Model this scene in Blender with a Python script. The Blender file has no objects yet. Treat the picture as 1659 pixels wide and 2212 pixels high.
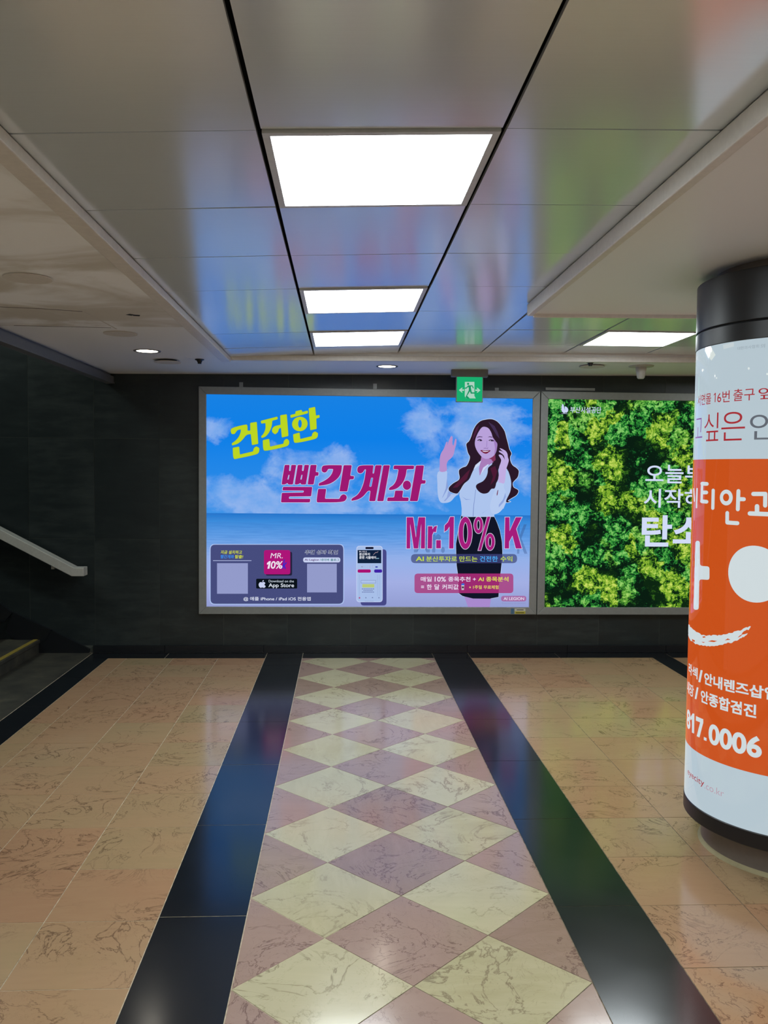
import bpy, bmesh, math, random
from mathutils import Vector, Matrix
from mathutils.geometry import tessellate_polygon
random.seed(7)
S = bpy.context.scene
COL = S.collection

# ------------------------------------------------------------------ camera
IW, IH = 1659.0, 2212.0
FPX = 1842.86
YAW, PITCH, ROLL = 0.0491, -0.0491, 0.0097
CAM = Vector((0, 0, 1.616))
_f = Vector((math.sin(YAW)*math.cos(PITCH), math.cos(YAW)*math.cos(PITCH), math.sin(PITCH)))
_r = Vector((math.cos(YAW), -math.sin(YAW), 0)); _u = _r.cross(_f)
RX = _r*math.cos(ROLL) + _u*math.sin(ROLL); UX = -_r*math.sin(ROLL) + _u*math.cos(ROLL); FX = _f
cd = bpy.data.cameras.new('camera'); cam = bpy.data.objects.new('camera', cd); COL.objects.link(cam)
cd.sensor_fit = 'HORIZONTAL'; cd.sensor_width = 36.0; cd.lens = FPX*36.0/IW; cd.clip_start = 0.02
cam.matrix_world = Matrix(((RX.x, UX.x, -FX.x, CAM.x), (RX.y, UX.y, -FX.y, CAM.y), (RX.z, UX.z, -FX.z, CAM.z), (0, 0, 0, 1)))
S.camera = cam
# ------------------------------------------------------------------ world, exposure
w = bpy.data.worlds.new('world'); S.world = w; w.use_nodes = True
w.node_tree.nodes['Background'].inputs[0].default_value = (0.02, 0.02, 0.02, 1)
S.view_settings.view_transform = 'Standard'; S.view_settings.look = 'None'
S.view_settings.gamma = 1.0; S.view_settings.use_curve_mapping = False
S.view_settings.exposure = 0.47
S.cycles.max_bounces = 8; S.cycles.transmission_bounces = 2
PRINT = 0.69          # lightbox prints
PANEL_L = 13.5        # square ceiling lights
DOWN_L = 10.0         # round downlights

def ray(x, y):
    return FX + RX*((x-IW/2)/FPX) - UX*((y-IH/2)/FPX)
def on_y(x, y, Y):
    d = ray(x, y); t = (Y-CAM.y)/d.y; return CAM + d*t
def on_z(x, y, Z):
    d = ray(x, y); t = (Z-CAM.z)/d.z; return CAM + d*t

# ------------------------------------------------------------------ materials
def lin(r, g, b):
    def c(v):
        v /= 255.0
        return v/12.92 if v <= 0.04045 else ((v+0.055)/1.055)**2.4
    return (c(r), c(g), c(b), 1.0)
class NT:
    def __init__(s, name):
        s.m = bpy.data.materials.new(name); s.m.use_nodes = True; s.t = s.m.node_tree
        s.t.nodes.clear(); s.out = s.t.nodes.new('ShaderNodeOutputMaterial')
    def n(s, typ, props=None, **inp):
        nd = s.t.nodes.new('ShaderNode'+typ)
        for k, v in (props or {}).items(): setattr(nd, k, v)
        for k, v in inp.items():
            key = int(k[1:]) if k[0] == 'i' and k[1:].isdigit() else k.replace('_', ' ')
            sk = nd.inputs[key]
            if isinstance(v, bpy.types.NodeSocket): s.t.links.new(v, sk)
            else: sk.default_value = v
        return nd
    def math(s, op, a, b=0.0, clamp=False):
        return s.n('Math', {'operation': op, 'use_clamp': clamp}, i0=a, i1=b).outputs[0]
    def mix(s, fac, a, b, mode='MIX'):
        nd = s.n('Mix', {'data_type': 'RGBA', 'blend_type': mode, 'clamp_factor': True})
        for k, v in ((0, fac), (6, a), (7, b)):
            if isinstance(v, bpy.types.NodeSocket): s.t.links.new(v, nd.inputs[k])
            else: nd.inputs[k].default_value = v
        return nd.outputs[2]
    def ramp(s, fac, stops, interp='LINEAR'):
        nd = s.n('ValToRGB', i0=fac); cr = nd.color_ramp; cr.interpolation = interp
        while len(cr.elements) < len(stops): cr.elements.new(0.5)
        for e, (p, c) in zip(cr.elements, stops): e.position = p; e.color = c if len(c) == 4 else (*c, 1)
        return nd.outputs[0]
    def coords(s, kind='Object', scale=(1, 1, 1), rnd=False):
        tc = s.n('TexCoord').outputs[kind]
        v = tc
        if rnd:
            oi = s.n('ObjectInfo').outputs['Random']
            o = s.n('VectorMath', {'operation': 'SCALE'}, i0=(37.0, 53.0, 11.0), Scale=oi).outputs[0]
            v = s.n('VectorMath', {'operation': 'ADD'}, i0=v, i1=o).outputs[0]
        return s.n('Mapping', Vector=v, Scale=scale).outputs[0]
    def noise(s, vec, scale, detail=4, rough=0.5, dist=0.0):
        return s.n('TexNoise', Vector=vec, Scale=scale, Detail=detail, Roughness=rough, Distortion=dist).outputs[0]
    def surf(s, sh):
        s.t.links.new(sh, s.out.inputs[0]); return s.m
    def pbsdf(s, color, rough=0.5, metal=0.0, bump=None, bstr=0.2, bdist=0.002, **kw):
        p = s.n('BsdfPrincipled', Roughness=rough, Metallic=metal, **kw)
        if isinstance(color, bpy.types.NodeSocket): s.t.links.new(color, p.inputs[0])
        else: p.inputs[0].default_value = color
        if bump is not None:
            b = s.n('Bump', Height=bump, Strength=bstr, Distance=bdist)
            s.t.links.new(b.outputs[0], p.inputs['Normal'])
        return s.surf(p.outputs[0])
def plain(name, rgb, rough=0.5, metal=0.0, **kw):
    t = NT(name); c = lin(*rgb)
    n = t.noise(t.coords(), 40, 3)
    col = t.mix(t.ramp(n, [(0.35, (0, 0, 0)), (0.65, (1, 1, 1))]), tuple(v*0.93 for v in c[:3])+(1,), c)
    return t.pbsdf(col, rough, metal, **kw)
_glow = {}
def glow(rgb, strength=1.0, alpha=1.0, gloss=False, sample=False):
    """translucent lit print ink of one flat colour"""
    key = (rgb, strength, alpha, gloss)
    if key in _glow: return _glow[key]
    t = NT('print_%d_%d_%d' % rgb + ('_film' if alpha < 1 else '') + ('_gloss' if gloss else ''))
    c = lin(*rgb)
    if gloss:
        p = t.n('BsdfPrincipled', Roughness=0.04); strength *= 0.84
        p.inputs[0].default_value = tuple(0.06*v for v in c[:3])+(1,)
        p.inputs['Emission Color'].default_value = c; p.inputs['Emission Strength'].default_value = strength*PRINT
        sh = p.outputs[0]
    else:
        sh = t.n('Emission', Color=c, Strength=strength*PRINT).outputs[0]
    if alpha < 1:
        tr = t.n('BsdfTransparent').outputs[0]
        sh = t.n('MixShader', i0=alpha, i1=tr, i2=sh).outputs[0]
    m = t.surf(sh)
    if not sample: m.cycles.emission_sampling = 'NONE'
    _glow[key] = m
    return m

def marble(name, c1, c2, c3, vein, rnd_amt=1.0, vs=1.0):
    t = NT(name); v = t.coords(rnd=True)
    oi = t.n('ObjectInfo').outputs['Random']
    big = t.noise(v, 2.2, 5, 0.55, 0.6)
    rz = t.math('ADD', t.math('MULTIPLY', oi, 0.75*rnd_amt), t.math('MULTIPLY', big, 0.5))
    col = t.ramp(rz, [(0.28, c1), (0.62, c2), (0.92, c3)])
    band = t.noise(t.n('Mapping', Vector=v, Scale=(1.3, 6, 1)).outputs[0], 3.0, 4, 0.6, 1.0)
    col = t.mix(t.math('MULTIPLY', t.math('SUBTRACT', band, 0.42, True), 0.9, True), col, tuple(x*1.18 for x in c2[:3])+(1,))
    n1 = t.noise(v, 3.2*vs, 6, 0.62, 1.6)
    d = t.math('ABSOLUTE', t.math('SUBTRACT', n1, 0.5))
    n2 = t.noise(v, 2.3, 3, 0.5)
    msk = t.ramp(n2, [(0.38, (0, 0, 0)), (0.56, (1, 1, 1))])
    ln = t.ramp(d, [(0.0, (1, 1, 1)), (0.015, (0, 0, 0))])
    ln2 = t.ramp(t.math('ABSOLUTE', t.math('SUBTRACT', t.noise(v, 8*vs, 4, 0.6, 2.0), 0.5)), [(0.0, (1, 1, 1)), (0.010, (0, 0, 0))])
    f = t.math('ADD', t.math('MULTIPLY', ln, msk), t.math('MULTIPLY', t.math('MULTIPLY', ln2, msk), 0.4), True)
    col = t.mix(t.math('MULTIPLY', f, 0.65), col, vein)
    rr = t.math('ADD', 0.10, t.math('MULTIPLY', t.noise(v, 9, 2), 0.08))
    return t.pbsdf(col, rr, IOR=1.62, bump=t.noise(v, 3, 1), bstr=0.03, bdist=0.004)

M = {}
M['tan'] = marble('tan_marble', lin(177, 138, 106), lin(177, 145, 111), lin(168, 147, 110), lin(74, 52, 40), 0.8)
M['cream'] = marble('cream_marble', lin(189, 180, 143), lin(195, 187, 152), lin(180, 171, 131), lin(112, 96, 70), 0.8, 0.8)
M['pink'] = marble('pink_marble', lin(164, 137, 122), lin(169, 142, 128), lin(156, 131, 113), lin(92, 62, 54))
t = NT('black_granite'); v = t.coords()
M['black'] = t.pbsdf(t.ramp(t.noise(v, 120, 4), [(0.3, lin(20, 23, 27)), (0.8, lin(30, 34, 38))]), t.math('ADD', 0.13, t.math('MULTIPLY', t.noise(v, 6, 4), 0.06)), IOR=1.6)
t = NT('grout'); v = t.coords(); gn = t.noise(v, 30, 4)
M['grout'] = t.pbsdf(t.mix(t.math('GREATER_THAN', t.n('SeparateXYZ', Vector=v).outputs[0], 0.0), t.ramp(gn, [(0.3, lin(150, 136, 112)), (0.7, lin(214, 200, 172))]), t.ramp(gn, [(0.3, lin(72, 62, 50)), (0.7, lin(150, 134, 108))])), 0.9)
t = NT('dark_slate'); v = t.coords(rnd=True)
oi = t.n('ObjectInfo').outputs['Random']
st = t.noise(t.n('Mapping', Vector=v, Scale=(1.0, 1.0, 5.0)).outputs[0], 4.0, 7, 0.62, 0.4)
cl = t.noise(v, 2.6, 5, 0.6)
val = t.math('ADD', t.math('ADD', t.math('MULTIPLY', st, 0.5), t.math('MULTIPLY', cl, 0.45)), t.math('MULTIPLY', oi, 0.14))
M['slate'] = t.pbsdf(t.ramp(val, [(0.30, lin(24, 31, 33)), (0.55, lin(34, 42, 43)), (0.78, lin(54, 61, 60))]), t.math('ADD', 0.28, t.math('MULTIPLY', st, 0.16)), bump=st, bstr=0.12, bdist=0.003)
M['pale'] = plain('pale_wall_stone', (196, 190, 178), 0.4)
M['wall_joint'] = plain('pale_joint_mortar', (78, 82, 76), 0.9)
t = NT('ceiling_panel_metal'); v = t.coords()
br = t.noise(t.n('Mapping', Vector=v, Scale=(1.0, 90.0, 1.0)).outputs[0], 3.0, 3, 0.5)
M['cpanel'] = t.pbsdf(t.mix(br, lin(230, 240, 246), lin(238, 248, 253)), t.math('ADD', 0.13, t.math('MULTIPLY', t.noise(v, 5, 3), 0.06)), 0.24, IOR=2.4, bump=br, bstr=0.05, bdist=0.002)
M['void'] = plain('ceiling_void_black', (14, 15, 15), 0.8)
t = NT('painted_soffit'); v = t.coords()
st = t.noise(t.n('Mapping', Vector=v, Scale=(0.9, 1.1, 1.0)).outputs[0], 1.7, 5, 0.55, 0.6)
yx = t.n('SeparateXYZ', Vector=v)
left = t.math('MULTIPLY', t.math('LESS_THAN', yx.outputs[0], -0.8), t.math('LESS_THAN', yx.outputs[1], 5.05))
stain = t.mix(left, (0, 0, 0, 1), t.ramp(st, [(0.40, (0, 0, 0)), (0.62, (1, 1, 1))], 'EASE'))
M['soffit'] = t.pbsdf(t.mix(t.math('MULTIPLY', stain, 0.75), lin(244, 247, 249), lin(190, 184, 168)), t.mix(left, (0.42, 0.42, 0.42, 1), (0.6, 0.6, 0.6, 1)))
M['trim'] = plain('recess_trim_paint', (226, 222, 216), 0.4)
M['alu'] = plain('lightbox_aluminium', (146, 150, 148), 0.42, 0.35)
M['lampframe'] = plain('lamp_frame_metal', (214, 218, 222), 0.4, 0.0)
M['blackmetal'] = plain('black_powder_coat', (24, 26, 31), 0.38)
M['pillar'] = plain('pillar_paint', (118, 110, 104), 0.3)
M['caulk'] = plain('pale_caulk', (170, 160, 125), 0.8)
M['steel'] = plain('brushed_handrail_steel', (206, 206, 198), 0.38, 0.25)
M['beam'] = plain('header_beam_paint', (112, 116, 122), 0.4, 0.2)
M['stairstone'] = None
t = NT('worn_stair_stone'); v = t.coords()
M['stairstone'] = t.pbsdf(t.ramp(t.noise(v, 5, 7, 0.65), [(0.35, lin(40, 40, 36)), (0.6, lin(66, 64, 54)), (0.8, lin(96, 90, 72))]), 0.6)
M['yellow'] = plain('worn_yellow_strip', (140, 122, 44), 0.7)
M['white_plastic'] = plain('white_plastic', (190, 190, 184), 0.45)
M['grey_plastic'] = plain('grey_sign_mount', (120, 120, 118), 0.5)
M['darkplastic'] = plain('dark_sprinkler_metal', (30, 30, 30), 0.4)
M['blank'] = plain('blank_cover_paint', (212, 208, 200), 0.6)
M['basalt'] = plain('black_basalt', (22, 25, 29), 0.35)
M['linegrey'] = plain('seam_filler', (205, 202, 195), 0.6)
M['seamdark'] = plain('seam_dark_joint', (70, 66, 58), 0.8)  # dark lines of the soffit joints
def lamp_mat(name, rgb, strength):
    t = NT(name); v = t.coords('Generated')
    n = t.noise(v, 2.0, 2)
    return t.surf(t.n('Emission', Color=lin(*rgb), Strength=strength).outputs[0])
M['lamp'] = lamp_mat('lamp_diffuser', (240, 249, 252), PANEL_L)
M['added_stairlamp'] = lamp_mat('added_stair_lamp', (240, 252, 244), 70.0)  # glow of the added lamp above the stairs
M['down'] = lamp_mat('downlight_lens', (255, 246, 228), DOWN_L)

# ------------------------------------------------------------------ mesh helpers
def link(name, me, mat=None, parent=None, kind=None):
    if mat is not None:
        for m in (mat if isinstance(mat, (list, tuple)) else [mat]): me.materials.append(m)
    o = bpy.data.objects.new(name, me); COL.objects.link(o)
    if parent is not None:
        o.parent = parent
    if kind: o['kind'] = kind
    return o
def mesh(name, verts, faces, origin=None, mi=None):
    me = bpy.data.meshes.new(name)
    if origin is not None:
        verts = [(v[0]-origin[0], v[1]-origin[1], v[2]-origin[2]) for v in verts]
    me.from_pydata([tuple(v) for v in verts], [], [tuple(f) for f in faces])
    if mi:
        for p, k in zip(me.polygons, mi): p.material_index = k
    me.update(); return me
def box_vf(a, b, V=None, Fc=None):
    V = [] if V is None else V; Fc = [] if Fc is None else Fc
    k = len(V); (x0, y0, z0), (x1, y1, z1) = a, b
    V += [(x0, y0, z0), (x1, y0, z0), (x1, y1, z0), (x0, y1, z0), (x0, y0, z1), (x1, y0, z1), (x1, y1, z1), (x0, y1, z1)]
    Fc += [(k+0, k+3, k+2, k+1), (k+4, k+5, k+6, k+7), (k+0, k+1, k+5, k+4), (k+1, k+2, k+6, k+5), (k+2, k+3, k+7, k+6), (k+3, k+0, k+4, k+7)]
    return V, Fc
def boxes(name, bl, mat, parent=None, origin=None, kind=None, bevel=0.0):
    V, Fc = [], []
    for a, b in bl: box_vf(a, b, V, Fc)
    if origin is None: origin = parent_org(parent)
    me = mesh(name, V, Fc, origin)
    if bevel:
        bm = bmesh.new(); bm.from_mesh(me)
        bmesh.ops.bevel(bm, geom=bm.edges[:], offset=bevel, segments=2, affect='EDGES', profile=0.5, clamp_overlap=True)
        bm.to_mesh(me); bm.free()
    o = link(name, me, mat, parent, kind)
    if parent is None: o.location = origin
    return o
def parent_org(p):
    v = Vector((0, 0, 0))
    while p is not None: v += p.location; p = p.parent
    return v
def prism_vf(poly, z0, z1):
    n = len(poly)
    V = [(x, y, z0) for x, y in poly] + [(x, y, z1) for x, y in poly]
    Fc = [tuple(range(n-1, -1, -1)), tuple(range(n, 2*n))] + [(i, (i+1) % n, n+(i+1) % n, n+i) for i in range(n)]
    return V, Fc
def lathe(name, prof, center, mat, parent=None, seg=64, origin=None, smooth=True, mi=None):
    """profile of (radius, z) turned about a vertical axis through center (x, y)"""
    V, Fc, MI = [], [], []
    n = len(prof)
    for i in range(seg):
        a = 2*math.pi*i/seg
        for r, z in prof: V.append((center[0]+r*math.cos(a), center[1]+r*math.sin(a), z))
    for i in range(seg):
        j = (i+1) % seg
        for k in range(n-1):
            Fc.append((i*n+k, j*n+k, j*n+k+1, i*n+k+1)); MI.append(mi[k] if mi else 0)
    if origin is None: origin = parent_org(parent)
    me = mesh(name, V, Fc, origin, MI)
    bm = bmesh.new(); bm.from_mesh(me); bmesh.ops.remove_doubles(bm, verts=bm.verts, dist=1e-6)
    bmesh.ops.recalc_face_normals(bm, faces=bm.faces); bm.to_mesh(me); bm.free()
    if smooth:
        for p in me.polygons: p.use_smooth = True
        me.set_sharp_from_angle(angle=math.radians(35))
    o = link(name, me, mat, parent)
    if parent is None: o.location = origin
    return o
def thing(name, label, cat, loc=(0, 0, 0), group=None):
    o = bpy.data.objects.new(name, None); COL.objects.link(o); o.location = loc; o.empty_display_size = 0.1
    o['label'] = label; o['category'] = cat
    if group: o['group'] = group
    return o
def tag(o, label, cat, group=None):
    o['label'] = label; o['category'] = cat
    if group: o['group'] = group
    return o

# ================================================================== THE SETTING
WY = 7.50            # front face of the far wall
DY = 7.459           # front of the lightbox frames
XL, XR, YB = -2.2, 5.5, -3.5
STW = 4.4            # near side of the stairwell
# --- floor
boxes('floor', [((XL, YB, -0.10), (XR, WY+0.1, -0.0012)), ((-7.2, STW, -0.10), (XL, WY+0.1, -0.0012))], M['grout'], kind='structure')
floor = bpy.data.objects['floor']
G = 0.0018
def tile_mesh(name, poly, mat):
    V, Fc = prism_vf(poly, -0.012, 0.0)
    me = mesh(name, V, Fc); me.materials.append(mat); return me
def place(name, me, x, y, z=0.0, rz=0.0):
    o = bpy.data.objects.new(name, me); COL.objects.link(o); o.parent = floor
    o.location = (x, y, z + random.uniform(-0.0003, 0.0003)); o.rotation_euler = (0, 0, rz)
    return o
_tm = {}
def rect_tile(name, x0, x1, y0, y1, mat):
    k = (name, round(x1-x0, 3), round(y1-y0, 3))
    if k not in _tm:
        hx, hy = (x1-x0)/2-G, (y1-y0)/2-G
        _tm[k] = tile_mesh(name, [(-hx, -hy), (hx, -hy), (hx, hy), (-hx, hy)], mat)
    place(name, _tm[k], (x0+x1)/2, (y0+y1)/2)
YEND = 7.265
def rows(phase, step, y0, y1):
    k = math.floor((y0-phase)/step); out = []
    while True:
        a = phase+k*step; b = a+step
        if a >= y1-1e-6: break
        a2, b2 = max(a, y0), min(b, y1)
        if b2-a2 > 0.02: out.append((a2, b2))
        k += 1
    return out
XA, XB, XC, XD = -0.6486, -0.3335, 0.8034, 1.1239
LC = [-1.97, -1.816, -1.425, -1.047, XA]; RC = [XD, 1.514, 1.905, 2.30, 2.72]
for c, ph in ((LC, 3.81), (RC, 3.86)):
    for (a, b) in zip(c[:-1], c[1:]):
        for (y0, y1) in rows(ph, 0.4, YB, YEND): rect_tile('marble_tile', a, b, y0, y1, M['tan'])
for i in range(6):
    a = 2.90+i*0.42
    for (y0, y1) in rows(3.86, 0.4, 3.46, YEND): rect_tile('marble_tile', a, a+0.42, y0, y1, M['tan'])
boxes('marble_slab', [((2.902, YB, -0.012), (5.5, 3.458, 0.0))], M['tan'], floor)
for (a, b, ph) in ((XA, XB, 3.828), (XC, XD, 3.858)):
    for (y0, y1) in rows(ph, 0.795, YB, YEND): rect_tile('strip_tile', a, b, y0, y1, M['black'])
for (a, b) in ((-2.16, -1.97), (2.72, 2.90)):
    for (y0, y1) in rows(5.0, 0.795, YB, YEND): rect_tile('border_tile', a, b, y0, y1, M['black'])
xs = [-2.16, -1.5, XA, XB, XC, XD, 1.9, 2.9, 3.7, 4.5, 5.42]
for a, b in zip(xs[:-1], xs[1:]): rect_tile('border_tile', a, b, YEND, 7.47, M['black'])
# diamonds
DW = (XC-XB)/2; H = DW/2; Y0 = 7.139
def clip_y(poly, ymax):
    out = []
    for i, p in enumerate(poly):
        q = poly[(i+1) % len(poly)]
        if p[1] <= ymax: out.append(p)
        if (p[1] <= ymax) != (q[1] <= ymax):
            t_ = (ymax-p[1])/(q[1]-p[1]); out.append((p[0]+t_*(q[0]-p[0]), ymax))
    return out
g = G*1.2
base = {'c': [(-H+g, 0), (0, -H+g), (H-g, 0), (0, H-g)], 'l': [(G, -H+2*g), (H-g, 0), (G, H-2*g)], 'r': [(-G, -H+2*g), (-G, H-2*g), (-H+g, 0)]}
_dm = {}
def diamond(kind, x, y, mat, nm):
    poly = base[kind]
    if y+H > YEND-G:
        poly = clip_y(poly, YEND-G-y)
        if len(poly) < 3: return
        place(nm, tile_mesh(nm, poly, mat), x, y); return
    k = (kind, mat.name)
    if k not in _dm: _dm[k] = tile_mesh(nm, poly, mat)
    place(nm, _dm[k], x, y, rz=0 if kind != 'c' else random.choice((0, math.pi/2, math.pi, -math.pi/2)))
for k in range(-1, 19):
    y = Y0-k*DW
    if y-H < YEND:
        diamond('c', XB+H, y, M['cream'], 'cream_tile'); diamond('c', XC-H, y, M['cream'], 'cream_tile')
    y2 = Y0-(k+0.5)*DW
    diamond('c', (XB+XC)/2, y2, M['pink'], 'pink_tile')
    diamond('l', XB, y2, M['pink'], 'pink_half_tile'); diamond('r', XC, y2, M['pink'], 'pink_half_tile')
# --- far wall of slate panels
boxes('wall_back', [((-7.2, WY+0.0025, -0.1), (XR+0.1, WY+0.12, 4.2))], M['wall_joint'], kind='structure')
wall = bpy.data.objects['wall_back']
zj = [0.062, 0.995, 1.866, 2.735, 3.6, 4.2]; xj = []
x = -1.588-0.5565*10
while x < XR: xj.append(x); x += 0.5565
_pm = {}
for a, b in zip(xj[:-1], xj[1:]):
    for r, (z0, z1) in enumerate(zip(zj[:-1], zj[1:])):
        if a > -1.4 and z0 > 2.7: continue
        k = r
        if k not in _pm:
            hx, hz = (0.5565)/2-0.0016, (z1-z0)/2-0.0014
            V, Fc = box_vf((-hx, -0.010, -hz), (hx, 0.010, hz)); me = mesh('stone_panel', V, Fc); me.materials.append(M['slate']); _pm[k] = me
        o = bpy.data.objects.new('stone_panel', _pm[k]); COL.objects.link(o); o.parent = wall
        o.location = ((a+b)/2, WY+0.010+random.uniform(0, 0.0012), (z0+z1)/2)
# baseboard
bb = boxes('baseboard_back', [((-2.16, WY+0.002, 0.0), (XR, WY+0.016, 0.060))], M['basalt'], kind='structure')
x = -2.16
for wv in (0.62, 0.86, 0.9, 0.9, 0.9, 0.9, 0.9, 0.9, 0.9):
    x1 = min(x+wv, XR-0.02)
    boxes('base_stone', [((x+0.002, WY-0.026, 0.002), (x1-0.002, WY+0.004, 0.064)), ((x+0.002, WY-0.034, 0.002), (x1-0.002, WY-0.026, 0.012))], M['basalt'], bb); x = x1
# other walls
boxes('wall_right', [((XR, YB-0.1, -0.1), (XR+0.1, WY+0.1, 2.7))], M['pale'], kind='structure')
boxes('wall_front', [((XL-0.1, YB-0.1, -0.1), (XR, YB, 2.7))], M['pale'], kind='structure')
boxes('wall_left', [((XL-0.1, YB, -0.1), (XL, STW, 2.7))], M['pale'], kind='structure')
boxes('wall_stairwell', [((-7.2, STW-0.1, -0.1), (XL-0.1, STW, 4.2)), ((-7.2, STW, 2.4), (-7.1, WY, 4.2))], M['slate'], kind='structure')
# --- ceiling
def zs(x): return 2.444+0.011*x
CZ = [(-0.85, 2.450), (-0.22, 2.477), (0.412, 2.500), (1.04, 2.512), (1.67, 2.518), (2.30, 2.520), (6, 2.520)]
def zc(x):
    for (a, za), (b, zb) in zip(CZ[:-1], CZ[1:]):
        if x <= b: return za+(zb-za)*(x-a)/(b-a)
    return CZ[-1][1]
boxes('ceiling', [((XL-0.1, YB-0.1, 2.60), (XR+0.1, WY+0.1, 2.70)), ((-7.2, STW-0.1, 4.2), (XL-0.1, WY+0.1, 4.3)), ((XL-0.1, STW, 2.6), (XL, WY, 4.2))], M['void'], kind='structure')
ceil = bpy.data.objects['ceiling']
YF = 6.465; XLI, XRI, YRI = -0.85, 0.99, 4.55
def slab(name, x0, x1, y0, y1, mat, parent):
    V, Fc = box_vf((x0, y0, 0), (x1, y1, 2.6)); V = [(a, b, zs(a) if c == 0 else 2.6) for a, b, c in V]
    return link(name, mesh(name, V, Fc), mat, parent)
slab('soffit', -2.00, XLI, STW, WY+0.01, M['soffit'], ceil)
slab('soffit', XL, XLI, YB, STW, M['soffit'], ceil)
slab('soffit', XLI, XR, YF, WY+0.01, M['soffit'], ceil)
slab('soffit', XRI, XR, YB, YRI, M['soffit'], ceil)
CX_ = [-0.85, -0.22, 0.412, 1.04, 1.67, 2.30, 2.93, 3.56, 4.19, 4.82, 5.45]
JY = [2.229+0.6365*j for j in range(-9, 7)] + [YF-0.001]
LIGHTS = {(1, 0), (1, 3), (1, 5), (1, -2), (1, -4), (1, -7), (1, -9), (4, 5), (7, 5)}  # lights above and behind the camera and behind the drum are added for brightness
def panel(x0, x1, y0, y1):
    gx, gy = 0.0065, 0.0036
    a, b, c, d = x0+gx, x1-gx, y0+gy, y1-gy
    V, Fc = box_vf((a, c, 0), (b, d, 1)); cx, cy = (a+b)/2, (c+d)/2; z0 = zc(cx)
    tw = random.uniform(-0.0012, 0.0012); tv = random.uniform(-0.001, 0.001)
    V = [(p-cx, q-cy, zc(p)-z0+(0.012 if r else 0)+tw*(1 if q > cy else -1)+tv*(1 if p > cx else -1)) for p, q, r in V]
    o = link('ceiling_panel', mesh('ceiling_panel', V, Fc), M['cpanel'], ceil); o.location = (cx, cy, z0)
lights = []
for ci, (x0, x1) in enumerate(zip(CX_[:-1], CX_[1:])):
    for jj, (y0, y1) in enumerate(zip(JY[:-1], JY[1:])):
        j = jj-9
        if x0 > 1.0 and y1 < YRI+0.05: continue
        if (ci, j) in LIGHTS: lights.append((x0, x1, y0, y1)); continue
        if y0 < YB: continue
        xa, xb = max(x0, XLI+0.002), x1
        if ci == 2 and y1 < YRI+0.05: xb = XRI-0.002
        ya = y0
        panel(xa, xb, max(ya, YB), y1)
# trims round the recess
def trim(i, verts_box, mat='trim', slope=None):
    o = boxes('trim_%d' % i, verts_box, M[mat], kind='structure', bevel=0.004)
    if slope is not None:
        for v_ in o.data.vertices: v_.co.z += 0.011*(v_.co.x-slope)
    return o
trim(1, [((XLI-0.056, YB, zs(XLI)-0.024), (XLI+0.012, YF, zs(XLI)+0.012))])
trim(2, [((XRI-0.012, YB, zs(XRI)-0.010), (XRI+0.020, YRI+0.01, zs(XRI)+0.052))])
trim(3, [((XLI-0.05, YF-0.008, zs(0.4)-0.012), (XR, YF+0.03, zs(0.4)+0.028))], slope=0.4)
trim(4, [((XRI+0.021, YRI-0.008, zs(2.5)-0.018), (XR, YRI+0.012, zs(2.5)+0.03))], slope=2.5)
# header beam beside the stairwell
boxes('trim_5', [((-2.034, STW, 2.348), (-1.972, WY, 2.398)), ((-2.034, STW, 2.335), (-1.966, WY, 2.348)), ((-2.034, STW, 2.398), (-2.0, WY, 2.6))], M['beam'], kind='structure')
# plaster flaws on the left soffit: seams, filler and a torn hole
def ceil_strip(nm, pts, wd, mat, dz=0.0012):
    p = [on_z(x, y, zs(-1.4)) for x, y in pts]; V, Fc = [], []
    for a, b in zip(p[:-1], p[1:]):
        d = (b-a).normalized(); n = Vector((-d.y, d.x, 0))*wd/2; k = len(V)
        for q in (a-n, b-n, b+n, a+n): V.append((q.x, q.y, zs(q.x)-dz))
        for q in (a-n, b-n, b+n, a+n): V.append((q.x, q.y, zs(q.x)+0.004))
        Fc += [(k, k+1, k+2, k+3), (k, k+4, k+5, k+1), (k+1, k+5, k+6, k+2), (k+2, k+6, k+7, k+3), (k+3, k+7, k+4, k)]
    return link(nm, mesh(nm, V, Fc), M[mat], ceil)
ceil_strip('seam_strip', [(183, 674), (252, 711)], 0.008, 'linegrey')
ceil_strip('seam_strip', [(0, 661), (90, 666), (178, 673)], 0.006, 'seamdark')
ceil_strip('seam_strip', [(30, 701), (150, 705), (240, 708)], 0.005, 'seamdark')
ceil_strip('torn_hole', [(276, 680), (288, 682), (302, 683)], 0.035, 'void')

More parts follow.
